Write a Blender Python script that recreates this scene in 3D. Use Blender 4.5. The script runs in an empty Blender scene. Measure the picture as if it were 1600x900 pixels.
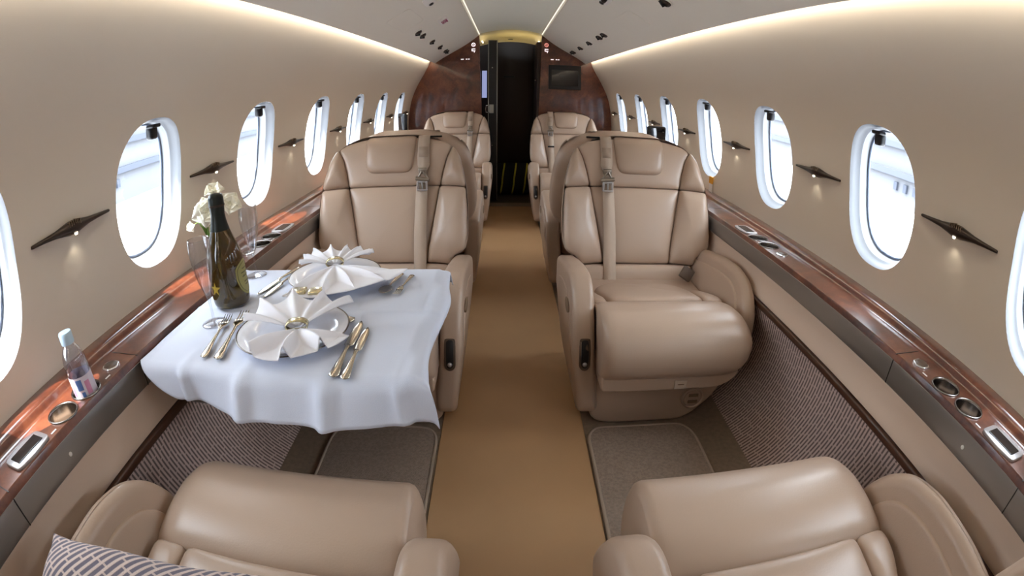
import bpy, bmesh, math, random
import numpy as np
from mathutils import Vector, Matrix
random.seed(7)
PI = math.pi
SC = bpy.context.scene
COL = SC.collection

# ------------------------------------------------------------------ camera, sky, sun, exposure
cam = bpy.data.cameras.new('camera'); cam_ob = bpy.data.objects.new('camera', cam); COL.objects.link(cam_ob)
cam.type = 'PANO'
cam.panorama_type = 'FISHEYE_EQUISOLID'
cam.fisheye_lens = 17.724; cam.fisheye_fov = PI
cam.sensor_width = 36.0; cam.sensor_height = 20.25; cam.sensor_fit = 'HORIZONTAL'
cam.clip_start = 0.02; cam.clip_end = 400
_r = Vector((0.99991626, -0.01110258, 0.00664941)); _u = Vector((-0.00192632, 0.38039465, 0.92482225)); _f = Vector((0.01279731, 0.92475761, -0.38034141))
cam_ob.matrix_world = Matrix(((_r.x, _u.x, -_f.x, -0.0368), (_r.y, _u.y, -_f.y, 0.0), (_r.z, _u.z, -_f.z, 1.06), (0, 0, 0, 1)))
SC.camera = cam_ob

SKY_STRENGTH = 14.0
SUN_STRENGTH = 17.0
COVE_POWER = 5.0
EXPOSURE = 0.32
SC.view_settings.view_transform = 'Standard'; SC.view_settings.look = 'None'
SC.view_settings.gamma = 1.0; SC.view_settings.use_curve_mapping = False
SC.view_settings.exposure = EXPOSURE
SC.cycles.max_bounces = 10; SC.cycles.diffuse_bounces = 6; SC.cycles.transparent_max_bounces = 16
SC.cycles.sample_clamp_indirect = 6.0
SC.cycles.caustics_reflective = False; SC.cycles.caustics_refractive = False

world = bpy.data.worlds.new('sky'); SC.world = world; world.use_nodes = True
_bg = world.node_tree.nodes['Background']
_bg.inputs[0].default_value = (0.80, 0.90, 1.0, 1); _bg.inputs[1].default_value = SKY_STRENGTH

sun = bpy.data.lights.new('sun', 'SUN'); sun.energy = SUN_STRENGTH; sun.angle = math.radians(0.6); sun.color = (1.0, 0.93, 0.82)
sun_ob = bpy.data.objects.new('sun', sun); COL.objects.link(sun_ob)
_sd = Vector((0.30, 0.30, -1.0)).normalized()            # the way the sunlight travels
sun_ob.rotation_euler = _sd.to_track_quat('-Z', 'Y').to_euler()

WPITCH = 0.634                                            # window pitch along the cabin
WIN_Y = [1.022 + WPITCH * k for k in range(-3, 6)]
Y_BACK, Y_BULK = -1.35, 4.70

# ------------------------------------------------------------------ materials
def lin(r, g, b):
    f = lambda c: (c / 255 / 12.92) if c / 255 <= 0.04045 else ((c / 255 + 0.055) / 1.055) ** 2.4
    return (f(r), f(g), f(b), 1)

def mat(name, color, rough=0.5, metal=0.0, coat=0.0, spec=0.5, bump=0.0, bscale=200, trans=0.0, ior=1.45, sheen=0.0, var=0.0, vscale=5):
    m = bpy.data.materials.new(name); m.use_nodes = True
    nt = m.node_tree; b = nt.nodes['Principled BSDF']
    b.inputs['Base Color'].default_value = color; b.inputs['Roughness'].default_value = rough
    b.inputs['Metallic'].default_value = metal; b.inputs['Coat Weight'].default_value = coat; b.inputs['Coat Roughness'].default_value = 0.05
    b.inputs['Specular IOR Level'].default_value = spec; b.inputs['Transmission Weight'].default_value = trans; b.inputs['IOR'].default_value = ior
    b.inputs['Sheen Weight'].default_value = sheen
    if bump or var:
        tc = nt.nodes.new('ShaderNodeTexCoord'); tc.name = 'coords'
    if bump:
        n = nt.nodes.new('ShaderNodeTexNoise'); n.inputs['Scale'].default_value = bscale; n.inputs['Detail'].default_value = 3
        nt.links.new(tc.outputs['Object'], n.inputs['Vector'])
        bp = nt.nodes.new('ShaderNodeBump'); bp.inputs['Strength'].default_value = bump; bp.inputs['Distance'].default_value = 0.002
        nt.links.new(n.outputs['Fac'], bp.inputs['Height']); nt.links.new(bp.outputs['Normal'], b.inputs['Normal'])
    if var:
        n2 = nt.nodes.new('ShaderNodeTexNoise'); n2.inputs['Scale'].default_value = vscale; n2.inputs['Detail'].default_value = 4
        nt.links.new(tc.outputs['Object'], n2.inputs['Vector'])
        mx = nt.nodes.new('ShaderNodeMixRGB'); mx.blend_type = 'MULTIPLY'; mx.inputs[0].default_value = var; mx.inputs[1].default_value = color
        cr = nt.nodes.new('ShaderNodeValToRGB'); cr.color_ramp.elements[0].position = 0.35; cr.color_ramp.elements[1].position = 0.65
        cr.color_ramp.elements[0].color = (0.3, 0.3, 0.3, 1)
        nt.links.new(n2.outputs['Fac'], cr.inputs[0]); nt.links.new(cr.outputs[0], mx.inputs[2]); nt.links.new(mx.outputs[0], b.inputs['Base Color'])
    return m

def emis(name, color, strength):
    m = bpy.data.materials.new(name); m.use_nodes = True; nt = m.node_tree
    nt.nodes.remove(nt.nodes['Principled BSDF']); e = nt.nodes.new('ShaderNodeEmission')
    e.inputs[0].default_value = color; e.inputs[1].default_value = strength
    nt.links.new(e.outputs[0], nt.nodes['Material Output'].inputs[0]); return m

def burl(name):
    m = mat(name, lin(80, 40, 25), rough=0.28, coat=1.0)
    nt = m.node_tree; b = nt.nodes['Principled BSDF']
    tc = nt.nodes.new('ShaderNodeTexCoord')
    n1 = nt.nodes.new('ShaderNodeTexNoise'); n1.inputs['Scale'].default_value = 7; n1.inputs['Detail'].default_value = 5; n1.inputs['Distortion'].default_value = 1.2
    n2 = nt.nodes.new('ShaderNodeTexNoise'); n2.inputs['Scale'].default_value = 60; n2.inputs['Detail'].default_value = 3; n2.inputs['Distortion'].default_value = 1.0
    nt.links.new(tc.outputs['Object'], n1.inputs['Vector']); nt.links.new(tc.outputs['Object'], n2.inputs['Vector'])
    ad = nt.nodes.new('ShaderNodeMath'); ad.operation = 'MULTIPLY_ADD'; ad.inputs[1].default_value = 0.35
    nt.links.new(n2.outputs['Fac'], ad.inputs[0]); nt.links.new(n1.outputs['Fac'], ad.inputs[2])
    cr = nt.nodes.new('ShaderNodeValToRGB'); e = cr.color_ramp.elements
    e[0].position = 0.46; e[0].color = lin(62, 29, 19); e[1].position = 0.92; e[1].color = lin(124, 70, 46)
    x = e.new(0.66); x.color = lin(90, 46, 31)
    nt.links.new(ad.outputs[0], cr.inputs[0]); nt.links.new(cr.outputs[0], b.inputs['Base Color'])
    return m

def weave(name, uvscale=(1, 1), bw=0.05, rot=0.0, rh=0.0122, ms=0.0028, dark=(104, 86, 82), light=(196, 172, 162)):
    """diagonal corded weave with broken dark dashes, laid out by the mesh's own uv map (metres)"""
    m = mat(name, lin(*light), rough=0.85, sheen=0.1); nt = m.node_tree; b = nt.nodes['Principled BSDF']
    uv = nt.nodes.new('ShaderNodeUVMap'); uv.uv_map = 'UVMap'
    mp = nt.nodes.new('ShaderNodeMapping'); mp.inputs['Scale'].default_value = (uvscale[0], uvscale[1], 1); mp.inputs['Rotation'].default_value = (0, 0, rot)
    L = nt.links.new
    def mth(op, a, b=None, clamp=False):
        n = nt.nodes.new('ShaderNodeMath'); n.operation = op; n.use_clamp = clamp
        for k, q in enumerate((a, b)):
            if q is None: continue
            if isinstance(q, (int, float)): n.inputs[k].default_value = q
            else: L(q, n.inputs[k])
        return n.outputs[0]
    L(uv.outputs[0], mp.inputs[0]); sx = nt.nodes.new('ShaderNodeSeparateXYZ'); L(mp.outputs[0], sx.inputs[0])
    row = mth('DIVIDE', sx.outputs[1], rh); rid = mth('FLOOR', row); fr = mth('FRACT', row)
    tri = mth('ABSOLUTE', mth('SUBTRACT', fr, .5))                       # 0 in the middle of a dark gap, .5 on the cord
    dark_v = mth('SUBTRACT', 1.0, mth('DIVIDE', mth('SUBTRACT', tri, ms / rh - .06), .12, True), True)
    wn = nt.nodes.new('ShaderNodeTexWhiteNoise'); wn.noise_dimensions = '1D'; L(rid, wn.inputs['W'])
    du = mth('FRACT', mth('ADD', mth('DIVIDE', sx.outputs[0], bw), wn.outputs[0]))
    dash = mth('GREATER_THAN', du, .09)
    fac = mth('MULTIPLY', dark_v, mth('ADD', mth('MULTIPLY', dash, .75), .25))
    mxc = nt.nodes.new('ShaderNodeMixRGB'); mxc.inputs[1].default_value = lin(*light); mxc.inputs[2].default_value = lin(*dark); L(fac, mxc.inputs[0])
    n = nt.nodes.new('ShaderNodeTexNoise'); n.inputs['Scale'].default_value = 700; L(uv.outputs[0], n.inputs['Vector'])
    mx = nt.nodes.new('ShaderNodeMixRGB'); mx.blend_type = 'OVERLAY'; mx.inputs[0].default_value = 0.5
    L(mxc.outputs[0], mx.inputs[1]); L(n.outputs['Fac'], mx.inputs[2]); L(mx.outputs[0], b.inputs['Base Color'])
    bp = nt.nodes.new('ShaderNodeBump'); bp.inputs['Strength'].default_value = 0.5; bp.inputs['Distance'].default_value = 0.001; bp.invert = True
    L(fac, bp.inputs['Height']); L(bp.outputs['Normal'], b.inputs['Normal'])
    return m

def thin_glass(name, tint=(1, 1, 1, 1), refl=1.0):
    m = bpy.data.materials.new(name); m.use_nodes = True; nt = m.node_tree; nt.nodes.remove(nt.nodes['Principled BSDF'])
    t = nt.nodes.new('ShaderNodeBsdfTransparent'); t.inputs[0].default_value = tint
    g = nt.nodes.new('ShaderNodeBsdfGlossy'); g.inputs['Roughness'].default_value = 0.02
    fr = nt.nodes.new('ShaderNodeValue'); fr.outputs[0].default_value = 0.05
    ml = nt.nodes.new('ShaderNodeMath'); ml.operation = 'MULTIPLY'; ml.inputs[1].default_value = refl
    mx = nt.nodes.new('ShaderNodeMixShader')
    nt.links.new(fr.outputs[0], ml.inputs[0]); nt.links.new(ml.outputs[0], mx.inputs[0]); nt.links.new(t.outputs[0], mx.inputs[1]); nt.links.new(g.outputs[0], mx.inputs[2])
    nt.links.new(mx.outputs[0], nt.nodes['Material Output'].inputs[0]); return m

def shell_glass(name, tint=(0.96, 0.97, 0.98, 1), base=0.03):
    m = thin_glass(name, tint); nt = m.node_tree; mx = [n for n in nt.nodes if n.type == 'MIX_SHADER'][0]
    lw = nt.nodes.new('ShaderNodeLayerWeight'); lw.inputs[0].default_value = 0.5
    pw = nt.nodes.new('ShaderNodeMath'); pw.operation = 'POWER'; pw.inputs[1].default_value = 2.2
    ma = nt.nodes.new('ShaderNodeMath'); ma.operation = 'MULTIPLY_ADD'; ma.inputs[1].default_value = 0.75; ma.inputs[2].default_value = base; ma.use_clamp = True
    nt.links.new(lw.outputs['Facing'], pw.inputs[0]); nt.links.new(pw.outputs[0], ma.inputs[0]); nt.links.new(ma.outputs[0], mx.inputs[0]); return m

M = dict(
    leather=mat('tan_leather', lin(173, 150, 132), rough=0.36, spec=0.6, bump=0.12, bscale=260),
    leather_dado=mat('beige_side_panel', lin(214, 190, 170), rough=0.5, bump=0.08, bscale=260),
    wall=mat('wall_lining', lin(226, 217, 204), rough=0.5, bump=0.03, bscale=300),
    ceil=mat('ceiling_lining', lin(230, 226, 216), rough=0.42),
    centre=mat('centre_ceiling', lin(236, 237, 226), rough=0.4),
    reveal=mat('window_reveal', lin(140, 143, 148), rough=0.35),
    gasket=mat('grey_gasket', lin(112, 122, 140), rough=0.5),
    burl=burl('burl_veneer'),
    darkwood=mat('dark_wood', lin(66, 38, 24), rough=0.35, coat=0.4),
    steel=mat('brushed_steel', lin(146, 142, 139), rough=0.38, metal=0.85, bump=0.05, bscale=90),
    cup=mat('cup_steel', lin(128, 122, 118), rough=0.24, metal=1.0),
    chrome=mat('chrome', lin(225, 225, 228), rough=0.12, metal=1.0),
    nickel=mat('nickel', lin(176, 160, 140), rough=0.25, metal=1.0),
    silver=mat('silver_cutlery', lin(214, 206, 190), rough=0.16, metal=1.0),
    gold=mat('pale_gold', lin(206, 196, 160), rough=0.25, metal=1.0),
    black=mat('black_plastic', lin(24, 23, 25), rough=0.35),
    bronze=mat('dark_bronze', lin(62, 52, 46), rough=0.32, metal=0.7),
    screen=mat('dark_screen', lin(20, 20, 24), rough=0.08, coat=0.5),
    bezel=mat('silver_bezel', lin(176, 172, 172), rough=0.3, metal=0.6),
    carpet=mat('taupe_carpet', lin(140, 122, 104), rough=0.95, bump=1.0, bscale=500, var=0.25, vscale=60),
    mat_pile=mat('taupe_mat', lin(156, 138, 124), rough=0.95, bump=1.0, bscale=320, var=0.35, vscale=120),
    mat_edge=mat('mat_binding', lin(166, 148, 132), rough=0.8),
    runner=mat('brown_runner', lin(186, 147, 106), rough=0.5, var=0.12, vscale=3),
    cloth=mat('white_linen', lin(207, 213, 229), rough=0.85, bump=0.2, bscale=900, sheen=0.2),
    napkin=mat('white_napkin', lin(238, 238, 244), rough=0.85, bump=0.15, bscale=900, sheen=0.2),
    china=mat('white_china', lin(236, 236, 240), rough=0.12, coat=0.5),
    rim=mat('platinum_rim', lin(120, 112, 104), rough=0.2, metal=0.9),
    glass=shell_glass('clear_glass', (0.955, 0.96, 0.975, 1), 0.05),
    pane=thin_glass('window_pane'),
    bottle=mat('dark_green_glass', lin(78, 60, 18), rough=0.05, trans=0.58, ior=1.45, coat=0.6),
    foil=mat('dark_foil', lin(28, 34, 30), rough=0.35, metal=0.3),
    star=mat('gold_star', lin(176, 148, 52), rough=0.4),
    shield=mat('olive_label', lin(150, 142, 84), rough=0.5),
    shield_line=mat('label_line', lin(92, 84, 44), rough=0.5),
    petal=mat('white_petal', lin(250, 248, 232), rough=0.6, sheen=0.2),
    stemgreen=mat('green_stem', lin(98, 128, 52), rough=0.6),
    water=shell_glass('clear_plastic', (0.86, 0.87, 0.94, 1), 0.22),
    wlabel=mat('pale_label', lin(226, 218, 232), rough=0.4),
    wblue=mat('blue_print', lin(92, 124, 186), rough=0.4),
    wpink=mat('pink_print', lin(214, 150, 184), rough=0.4),
    wcap=mat('pale_blue_cap', lin(196, 224, 246), rough=0.4),
    belt=mat('tan_webbing', lin(182, 163, 146), rough=0.7, bump=0.4, bscale=600),
    buckle_metal=mat('buckle_metal', lin(150, 140, 128), rough=0.28, metal=0.9),
    latch_brown=mat('brown_latch', lin(84, 68, 56), rough=0.45),
    groove=mat('groove', lin(120, 100, 80), rough=0.6),
    bulk_dark=mat('dark_partition', lin(50, 36, 30), rough=0.5),
    dark_floor=mat('dark_floor', lin(74, 66, 52), rough=0.7),
    header=mat('header_lining', lin(206, 192, 158), rough=0.5),
    alu=mat('satin_aluminium', lin(150, 148, 142), rough=0.35, metal=0.7),
    yellow=mat('yellow_strap', lin(206, 190, 60), rough=0.7),
    bagblack=mat('black_nylon', lin(20, 19, 20), rough=0.75),
    tag_yellow=mat('amber_card', lin(222, 160, 44), rough=0.6),
    white=mat('white_plastic', lin(232, 230, 228), rough=0.4),
    red=mat('exit_red', lin(150, 28, 84), rough=0.5),
    weave=weave('corded_fabric'), weave_pillow=weave('corded_pillow_fabric', (1, 1), .045, -.65, .0145, .0042, (88, 82, 94), (186, 166, 156)),
    led=emis('warm_led', (1.0, 0.86, 0.58, 1), 4.0),
    glow=emis('reading_led', (1.0, 0.90, 0.70, 1), 4.0),
    lit=emis('lit_sign', (1.0, 0.86, 0.86, 1), 1.0), litred=emis('lit_red_sign', (1.0, 0.35, 0.28, 1), 0.7),
    apron=mat('pale_apron', lin(170, 172, 176), rough=0.9), hangar=mat('pale_hangar', lin(90, 91, 95), rough=0.8), hangar_grey=mat('grey_hangar_beam', lin(60, 64, 74), rough=0.8),
    skin=mat('white_fuselage', lin(235, 235, 238), rough=0.3),
)

# ------------------------------------------------------------------ mesh helpers
def link(name, me, m=None, parent=None, smooth=True):
    o = bpy.data.objects.new(name, me); COL.objects.link(o)
    if m is not None:
        me.materials.append(m if not isinstance(m, str) else M[m])
    if smooth:
        for p in me.polygons: p.use_smooth = True
    if parent is not None: o.parent = parent
    return o

def mesh(name, V, F, m, parent=None, smooth=True, recalc=True, sharp=None):
    me = bpy.data.meshes.new(name); me.from_pydata([tuple(map(float, v)) for v in V], [], F); me.update()
    if recalc:
        bm = bmesh.new(); bm.from_mesh(me); bmesh.ops.remove_doubles(bm, verts=bm.verts, dist=1e-6); bmesh.ops.recalc_face_normals(bm, faces=bm.faces); bm.to_mesh(me); bm.free()
    o = link(name, me, m, parent, smooth)
    if sharp is not None: me.set_sharp_from_angle(angle=math.radians(sharp))
    return o

class MB:
    """collects pieces that together are ONE part"""
    def __init__(s): s.V = []; s.F = []
    def add(s, V, F):
        n = len(s.V); s.V += [tuple(map(float, v)) for v in V]; s.F += [tuple(i + n for i in f) for f in F]; return s
    def obj(s, name, m, parent=None, smooth=True, sharp=None): return mesh(name, s.V, s.F, m, parent, smooth, sharp=sharp)

def grid(fn, nu, nv, cu=False, cv=False):
    V = [fn(i / (nu if cu else nu - 1), j / (nv if cv else nv - 1)) for i in range(nu) for j in range(nv)]
    F = []
    for i in range(nu if cu else nu - 1):
        for j in range(nv if cv else nv - 1):
            a, b = i, (i + 1) % nu; c, d = j, (j + 1) % nv
            F.append((a * nv + c, b * nv + c, b * nv + d, a * nv + d))
    return V, F

def lathe(prof, n=32, c=(0, 0, 0), axis='z'):
    V = []; F = []
    for r, z in prof:
        for k in range(n):
            a = 2 * PI * k / n; p = (r * math.cos(a), r * math.sin(a), z)
            if axis == 'y': p = (p[0], p[2], p[1])
            if axis == 'x': p = (p[2], p[0], p[1])
            V.append((p[0] + c[0], p[1] + c[1], p[2] + c[2]))
    for i in range(len(prof) - 1):
        for k in range(n):
            F.append((i * n + k, i * n + (k + 1) % n, (i + 1) * n + (k + 1) % n, (i + 1) * n + k))
    return V, F

def tube(path, r, n=8, caps=True):
    P = [Vector(p) for p in path]; V = []; F = []; up = Vector((0.13, 0.31, 1))
    for i, p in enumerate(P):
        t = (P[min(i + 1, len(P) - 1)] - P[max(i - 1, 0)]).normalized()
        a = t.cross(up)
        if a.length < 1e-4: a = t.cross(Vector((1, 0, 0)))
        a.normalize(); b = t.cross(a); rr = r[i] if isinstance(r, (list, tuple)) else r
        for k in range(n):
            th = 2 * PI * k / n; V.append(p + a * rr * math.cos(th) + b * rr * math.sin(th))
    for i in range(len(P) - 1):
        for k in range(n): F.append((i * n + k, i * n + (k + 1) % n, (i + 1) * n + (k + 1) % n, (i + 1) * n + k))
    if caps: F.append(tuple(range(n))); F.append(tuple(range(len(V) - n, len(V))))
    return V, F

def bm_out(bm):
    bm.verts.index_update(); V = [v.co[:] for v in bm.verts]; F = [tuple(v.index for v in f.verts) for f in bm.faces]; bm.free(); return V, F

def box(c, s, bev=0.0, seg=3, rot=None):
    bm = bmesh.new(); bmesh.ops.create_cube(bm, size=1.0)
    for v in bm.verts: v.co = Vector((v.co.x * s[0], v.co.y * s[1], v.co.z * s[2]))
    if bev: bmesh.ops.bevel(bm, geom=bm.edges[:], offset=bev, segments=seg, profile=0.5, affect='EDGES', clamp_overlap=True)
    R = rot if rot is not None else Matrix.Identity(3)
    for v in bm.verts: v.co = R @ v.co + Vector(c)
    return bm_out(bm)

def smooth_poly(pts, step=0.02, it=3, closed=True):
    P = [np.array(p, float) for p in pts]; Q = []
    n = len(P)
    for i in range(n if closed else n - 1):
        a, b = P[i], P[(i + 1) % n]; k = max(1, int(round(np.linalg.norm(b - a) / step)))
        for j in range(k): Q.append(a + (b - a) * j / k)
    if not closed: Q.append(P[-1])
    Q = np.array(Q)
    for _ in range(it):
        if closed: Q = 0.5 * Q + 0.25 * np.roll(Q, 1, 0) + 0.25 * np.roll(Q, -1, 0)
        else:
            R = Q.copy(); R[1:-1] = 0.5 * Q[1:-1] + 0.25 * Q[:-2] + 0.25 * Q[2:]; Q = R
    return Q

def prism(poly, t0, t1, ax='x', bev=0.01, seg=4, warp=None):
    """closed polygon extruded from t0 to t1 with rounded rims; ax x: polygon is (y,z); y: (x,z); z: (x,y)"""
    n = len(poly); P = np.array(poly, float); V = []; F = []
    c = P.mean(0); 
    # inward offset direction
    T = np.roll(P, -1, 0) - np.roll(P, 1, 0); N = np.stack([-T[:, 1], T[:, 0]], 1); N /= np.maximum(np.linalg.norm(N, axis=1, keepdims=True), 1e-9)
    A = 0.5 * np.sum(P[:, 0] * np.roll(P[:, 1], -1) - np.roll(P[:, 0], -1) * P[:, 1])
    if A < 0: N = -N
    lv = []
    for s in range(seg + 1):
        a = PI / 2 * s / seg; lv.append((t0 + bev * (1 - math.sin(a)), bev * (1 - math.cos(a))))
    lv = [(t0 + bev * (1 - math.sin(PI / 2 * (seg - s) / seg)), bev * (1 - math.cos(PI / 2 * (seg - s) / seg))) for s in range(seg + 1)]
    lv = [(t0 + bev * (1 - math.cos(PI / 2 * s / seg)), bev * (1 - math.sin(PI / 2 * s / seg))) for s in range(seg + 1)]
    lv += [(t1 - (t - t0), o) for t, o in reversed(lv)]
    for t, o in lv:
        Q = P + N * o
        for q in Q:
            p = {'x': (t, q[0], q[1]), 'y': (q[0], t, q[1]), 'z': (q[0], q[1], t)}[ax]
            V.append(warp(p) if warp else p)
    L = len(lv)
    for i in range(L - 1):
        for k in range(n): F.append((i * n + k, i * n + (k + 1) % n, (i + 1) * n + (k + 1) % n, (i + 1) * n + k))
    F.append(tuple(range(n))); F.append(tuple(range((L - 1) * n, L * n)))
    return V, F

def puff(pts, H, r, bulge, mapf, skirt=0.012, step=0.02, it=3, rings=(1, .993, .985, .965, .93, .89, .84, .76, .64, .48, .3, .15), wr=None, rim=.010, k1=.5):
    """padded panel over a 2d outline: steep rounded rim, gently crowned middle; mapf(u,v,h) places it"""
    P = smooth_poly(pts, step, it); c = P.mean(0); n = len(P); V = []; F = []
    D = np.linalg.norm(P - c, axis=1)
    for p in P: V.append(mapf(p[0], p[1], -skirt))
    R_ = len(rings); HH = np.zeros((R_, n)); Q = np.zeros((R_, n, 2))
    for a, t in enumerate(rings):
        for k in range(n):
            d = D[k]; q = c + (P[k] - c) * t; Q[a, k] = q; e = min((1 - t) * d / r, 1); e1 = min((1 - t) * d / rim, 1) if rim else e
            HH[a, k] = H * (k1 * math.sqrt(max(0, 1 - (1 - e1) ** 2)) + (1 - k1) * math.sqrt(max(0, 1 - (1 - e) ** 2))) + bulge * (1 - t * t) + (wr(q[0], q[1]) * e if wr else 0)
    hc = H + bulge + (wr(c[0], c[1]) if wr else 0)
    for _ in range(14):
        K = HH.copy()
        for a in range(4, R_):
            w = min(1, (a - 3) / 4); up = HH[a - 1]; dn = HH[a + 1] if a + 1 < R_ else hc
            K[a] = HH[a] * (1 - .5 * w) + .5 * w * (.35 * np.roll(HH[a], 1) + .35 * np.roll(HH[a], -1) + .15 * up + .15 * dn)
        HH = K
    for a in range(R_):
        for k in range(n): V.append(mapf(Q[a, k, 0], Q[a, k, 1], HH[a, k]))
    V.append(mapf(c[0], c[1], hc))
    L = len(rings) + 1
    A = np.array([tuple(q) for q in V], float); C = A[-1].copy(); G = A[:-1].reshape(L, n, 3)
    for _ in range(10):                                            # relax the field so that no creases run out from its middle
        K = G.copy()
        for a in range(4, L):
            dn = G[a + 1] if a + 1 < L else np.broadcast_to(C, G[a].shape); w = min(1, (a - 3) / 3) * .6
            K[a] = G[a] * (1 - w) + w * .25 * (np.roll(G[a], 1, 0) + np.roll(G[a], -1, 0) + G[a - 1] + dn)
        G = K; C = G[-1].mean(0)
    V = [tuple(q) for q in G.reshape(-1, 3)] + [tuple(C)]
    for i in range(L - 1):
        for k in range(n): F.append((i * n + k, i * n + (k + 1) % n, (i + 1) * n + (k + 1) % n, (i + 1) * n + k))
    for k in range(n): F.append(((L - 1) * n + k, (L - 1) * n + (k + 1) % n, L * n))
    return V, F

def empty(name, label, cat, loc=(0, 0, 0), rz=0.0, group=None):
    o = bpy.data.objects.new(name, None); COL.objects.link(o); o.location = loc; o.rotation_euler = (0, 0, rz); o.empty_display_size = 0.05
    return tag(o, label, cat, group)

def tag(o, label, cat, group=None, kind=None):
    o['label'] = label
    if cat: o['category'] = cat
    if group: o['group'] = group
    if kind: o['kind'] = kind
    return o

def struct(o, label, cat): return tag(o, label, cat, None, 'structure')

def dup(root, loc=None, rz=None, label=None, group=None):
    r = root.copy(); COL.objects.link(r)
    if loc is not None: r.location = loc
    if rz is not None: r.rotation_euler = (0, 0, rz)
    if label: r['label'] = label
    if group: r['group'] = group
    for ch in list(root.children):
        c = ch.copy(); COL.objects.link(c); c.parent = r
        for g in list(ch.children):
            d = g.copy(); COL.objects.link(d); d.parent = c
    return r

def cut(o, cutters):
    """bite shapes out of a mesh object; the cutters are removed again"""
    tmp = []
    for V, F in cutters:
        me = bpy.data.meshes.new('cut'); me.from_pydata([tuple(map(float, v)) for v in V], [], F)
        bm = bmesh.new(); bm.from_mesh(me); bmesh.ops.recalc_face_normals(bm, faces=bm.faces); bm.to_mesh(me); bm.free()
        c = bpy.data.objects.new('cut', me); COL.objects.link(c); tmp.append(c)
        md = o.modifiers.new('cut', 'BOOLEAN'); md.operation = 'DIFFERENCE'; md.object = c; md.solver = 'EXACT'
    bpy.context.view_layer.update()
    dg = bpy.context.evaluated_depsgraph_get(); me = bpy.data.meshes.new_from_object(o.evaluated_get(dg))
    o.modifiers.clear(); o.data = me
    for c in tmp: bpy.data.objects.remove(c)
    for p in me.polygons: p.use_smooth = True
    me.set_sharp_from_angle(angle=math.radians(40))

def cyl(c, r, z0, z1, n=32): 
    V, F = lathe([(r, z0), (r, z1)], n, c); F.append(tuple(range(n))); F.append(tuple(range(n, 2 * n))); return V, F

# ------------------------------------------------------------------ cabin shell
WALL = [(.946, .50), (.948, .56), (.952, .66), (.950, .76), (.941, .88), (.918, 1.00), (.885, 1.09), (.838, 1.18), (.785, 1.27), (.757, 1.32), (.738, 1.365), (.722, 1.43)]
_w = smooth_poly(WALL, 0.01, 12, closed=False)
_s = np.r_[0, np.cumsum(np.linalg.norm(np.diff(_w, axis=0), axis=1))]; S_MAX = _s[-1]
def wall_xz(s): return float(np.interp(s, _s, _w[:, 0])), float(np.interp(s, _s, _w[:, 1]))
def wall_n(s):
    a = np.array(wall_xz(s - .01)); b = np.array(wall_xz(s + .01)); t = (b - a) / np.linalg.norm(b - a); return t[1], -t[0]   # outward
S_WIN = float(np.interp(0.900, _w[:, 1], _s))
HA, HB, HE = 0.146, 0.192, 2.45
def hole(a, k=1.0):
    c, s_ = math.cos(a), math.sin(a)
    return k * HA * math.copysign(abs(c) ** (2 / HE), c), k * HB * math.copysign(abs(s_) ** (2 / HE), s_)

def wall_side(sd, name):
    mb = MB()
    P3 = lambda y, s: (sd * wall_xz(s)[0], y, wall_xz(s)[1])
    ys = [Y_BACK]; S_N = 40
    def strip(y0, y1):
        n = max(1, int(math.ceil((y1 - y0) / .08)))
        mb.add(*grid(lambda u, v: P3(y0 + (y1 - y0) * u, v * S_MAX), n + 1, S_N + 1))
    edges = []
    for yc in WIN_Y:
        y0, y1 = yc - .2, yc + .2; edges.append((y0, y1))
        N = 72; V = []; F = []
        rings = [0, .04, .1, .2, .32, .46, .6, .75, .88, 1]
        s0, s1 = S_WIN - .245, S_WIN + .245
        for t in rings:
            for k in range(N):
                a = 2 * PI * (k + .5) / N; hy, hs = hole(a)
                c, s_ = math.cos(a), math.sin(a); f = 1 / max(abs(c) / .2, abs(s_) / .245); by, bs = c * f, s_ * f
                V.append(P3(yc + hy + (by - hy) * t, S_WIN + hs + (bs - hs) * t))
        for i in range(len(rings) - 1):
            for k in range(N): F.append((i * N + k, i * N + (k + 1) % N, (i + 1) * N + (k + 1) % N, (i + 1) * N + k))
        mb.add(V, F)
        # corner fillers between the ring's last loop and the rectangle
        last = [V[(len(rings) - 1) * N + k] for k in range(N)]
        for ca in (PI / 4, 3 * PI / 4, 5 * PI / 4, 7 * PI / 4):
            aa = math.atan2(.245 * math.copysign(1, math.sin(ca)), .2 * math.copysign(1, math.cos(ca))) % (2 * PI)
            k = int(aa / (2 * PI) * N - .5)
            cy, cs = yc + .2 * math.copysign(1, math.cos(ca)), S_WIN + .245 * math.copysign(1, math.sin(ca))
            mb.add([last[k % N], last[(k + 1) % N], P3(cy, cs)], [(0, 1, 2)])
        for ye in (y0, y1):                                     # unseen strip added behind each mesh seam to stop outside light leaking in
            def leak_strip(u, v, ye=ye):
                p = P3(ye - .02 + .04 * u, v * S_MAX); nx, nz = wall_n(min(max(v * S_MAX, .011), S_MAX - .011)); return (p[0] + sd * nx * .003, p[1], p[2] + nz * .003)
            mb.add(*grid(leak_strip, 2, 41))
        for sa, sb in ((0, s0), (s1, S_MAX)):
            mb.add(*grid(lambda u, v: P3(y0 + (y1 - y0) * u, sa + (sb - sa) * v), 9, 16))
    y = Y_BACK
    for y0, y1 in edges:
        strip(y, y0); y = y1
    strip(y, Y_BULK + .02)
    o = mesh(name, mb.V, mb.F, M['wall'], recalc=False)
    return o
ORD = ['behind the camera, third', 'behind the camera, second', 'nearest the camera', 'second', 'third', 'fourth', 'fifth', 'sixth', 'seventh']
wl = struct(wall_side(-1, 'wall_left'), 'pale curved cabin wall lining on the left, with the oval windows', 'wall')
wr_ = struct(wall_side(1, 'wall_right'), 'pale curved cabin wall lining on the right, with the oval windows', 'wall')

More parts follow.
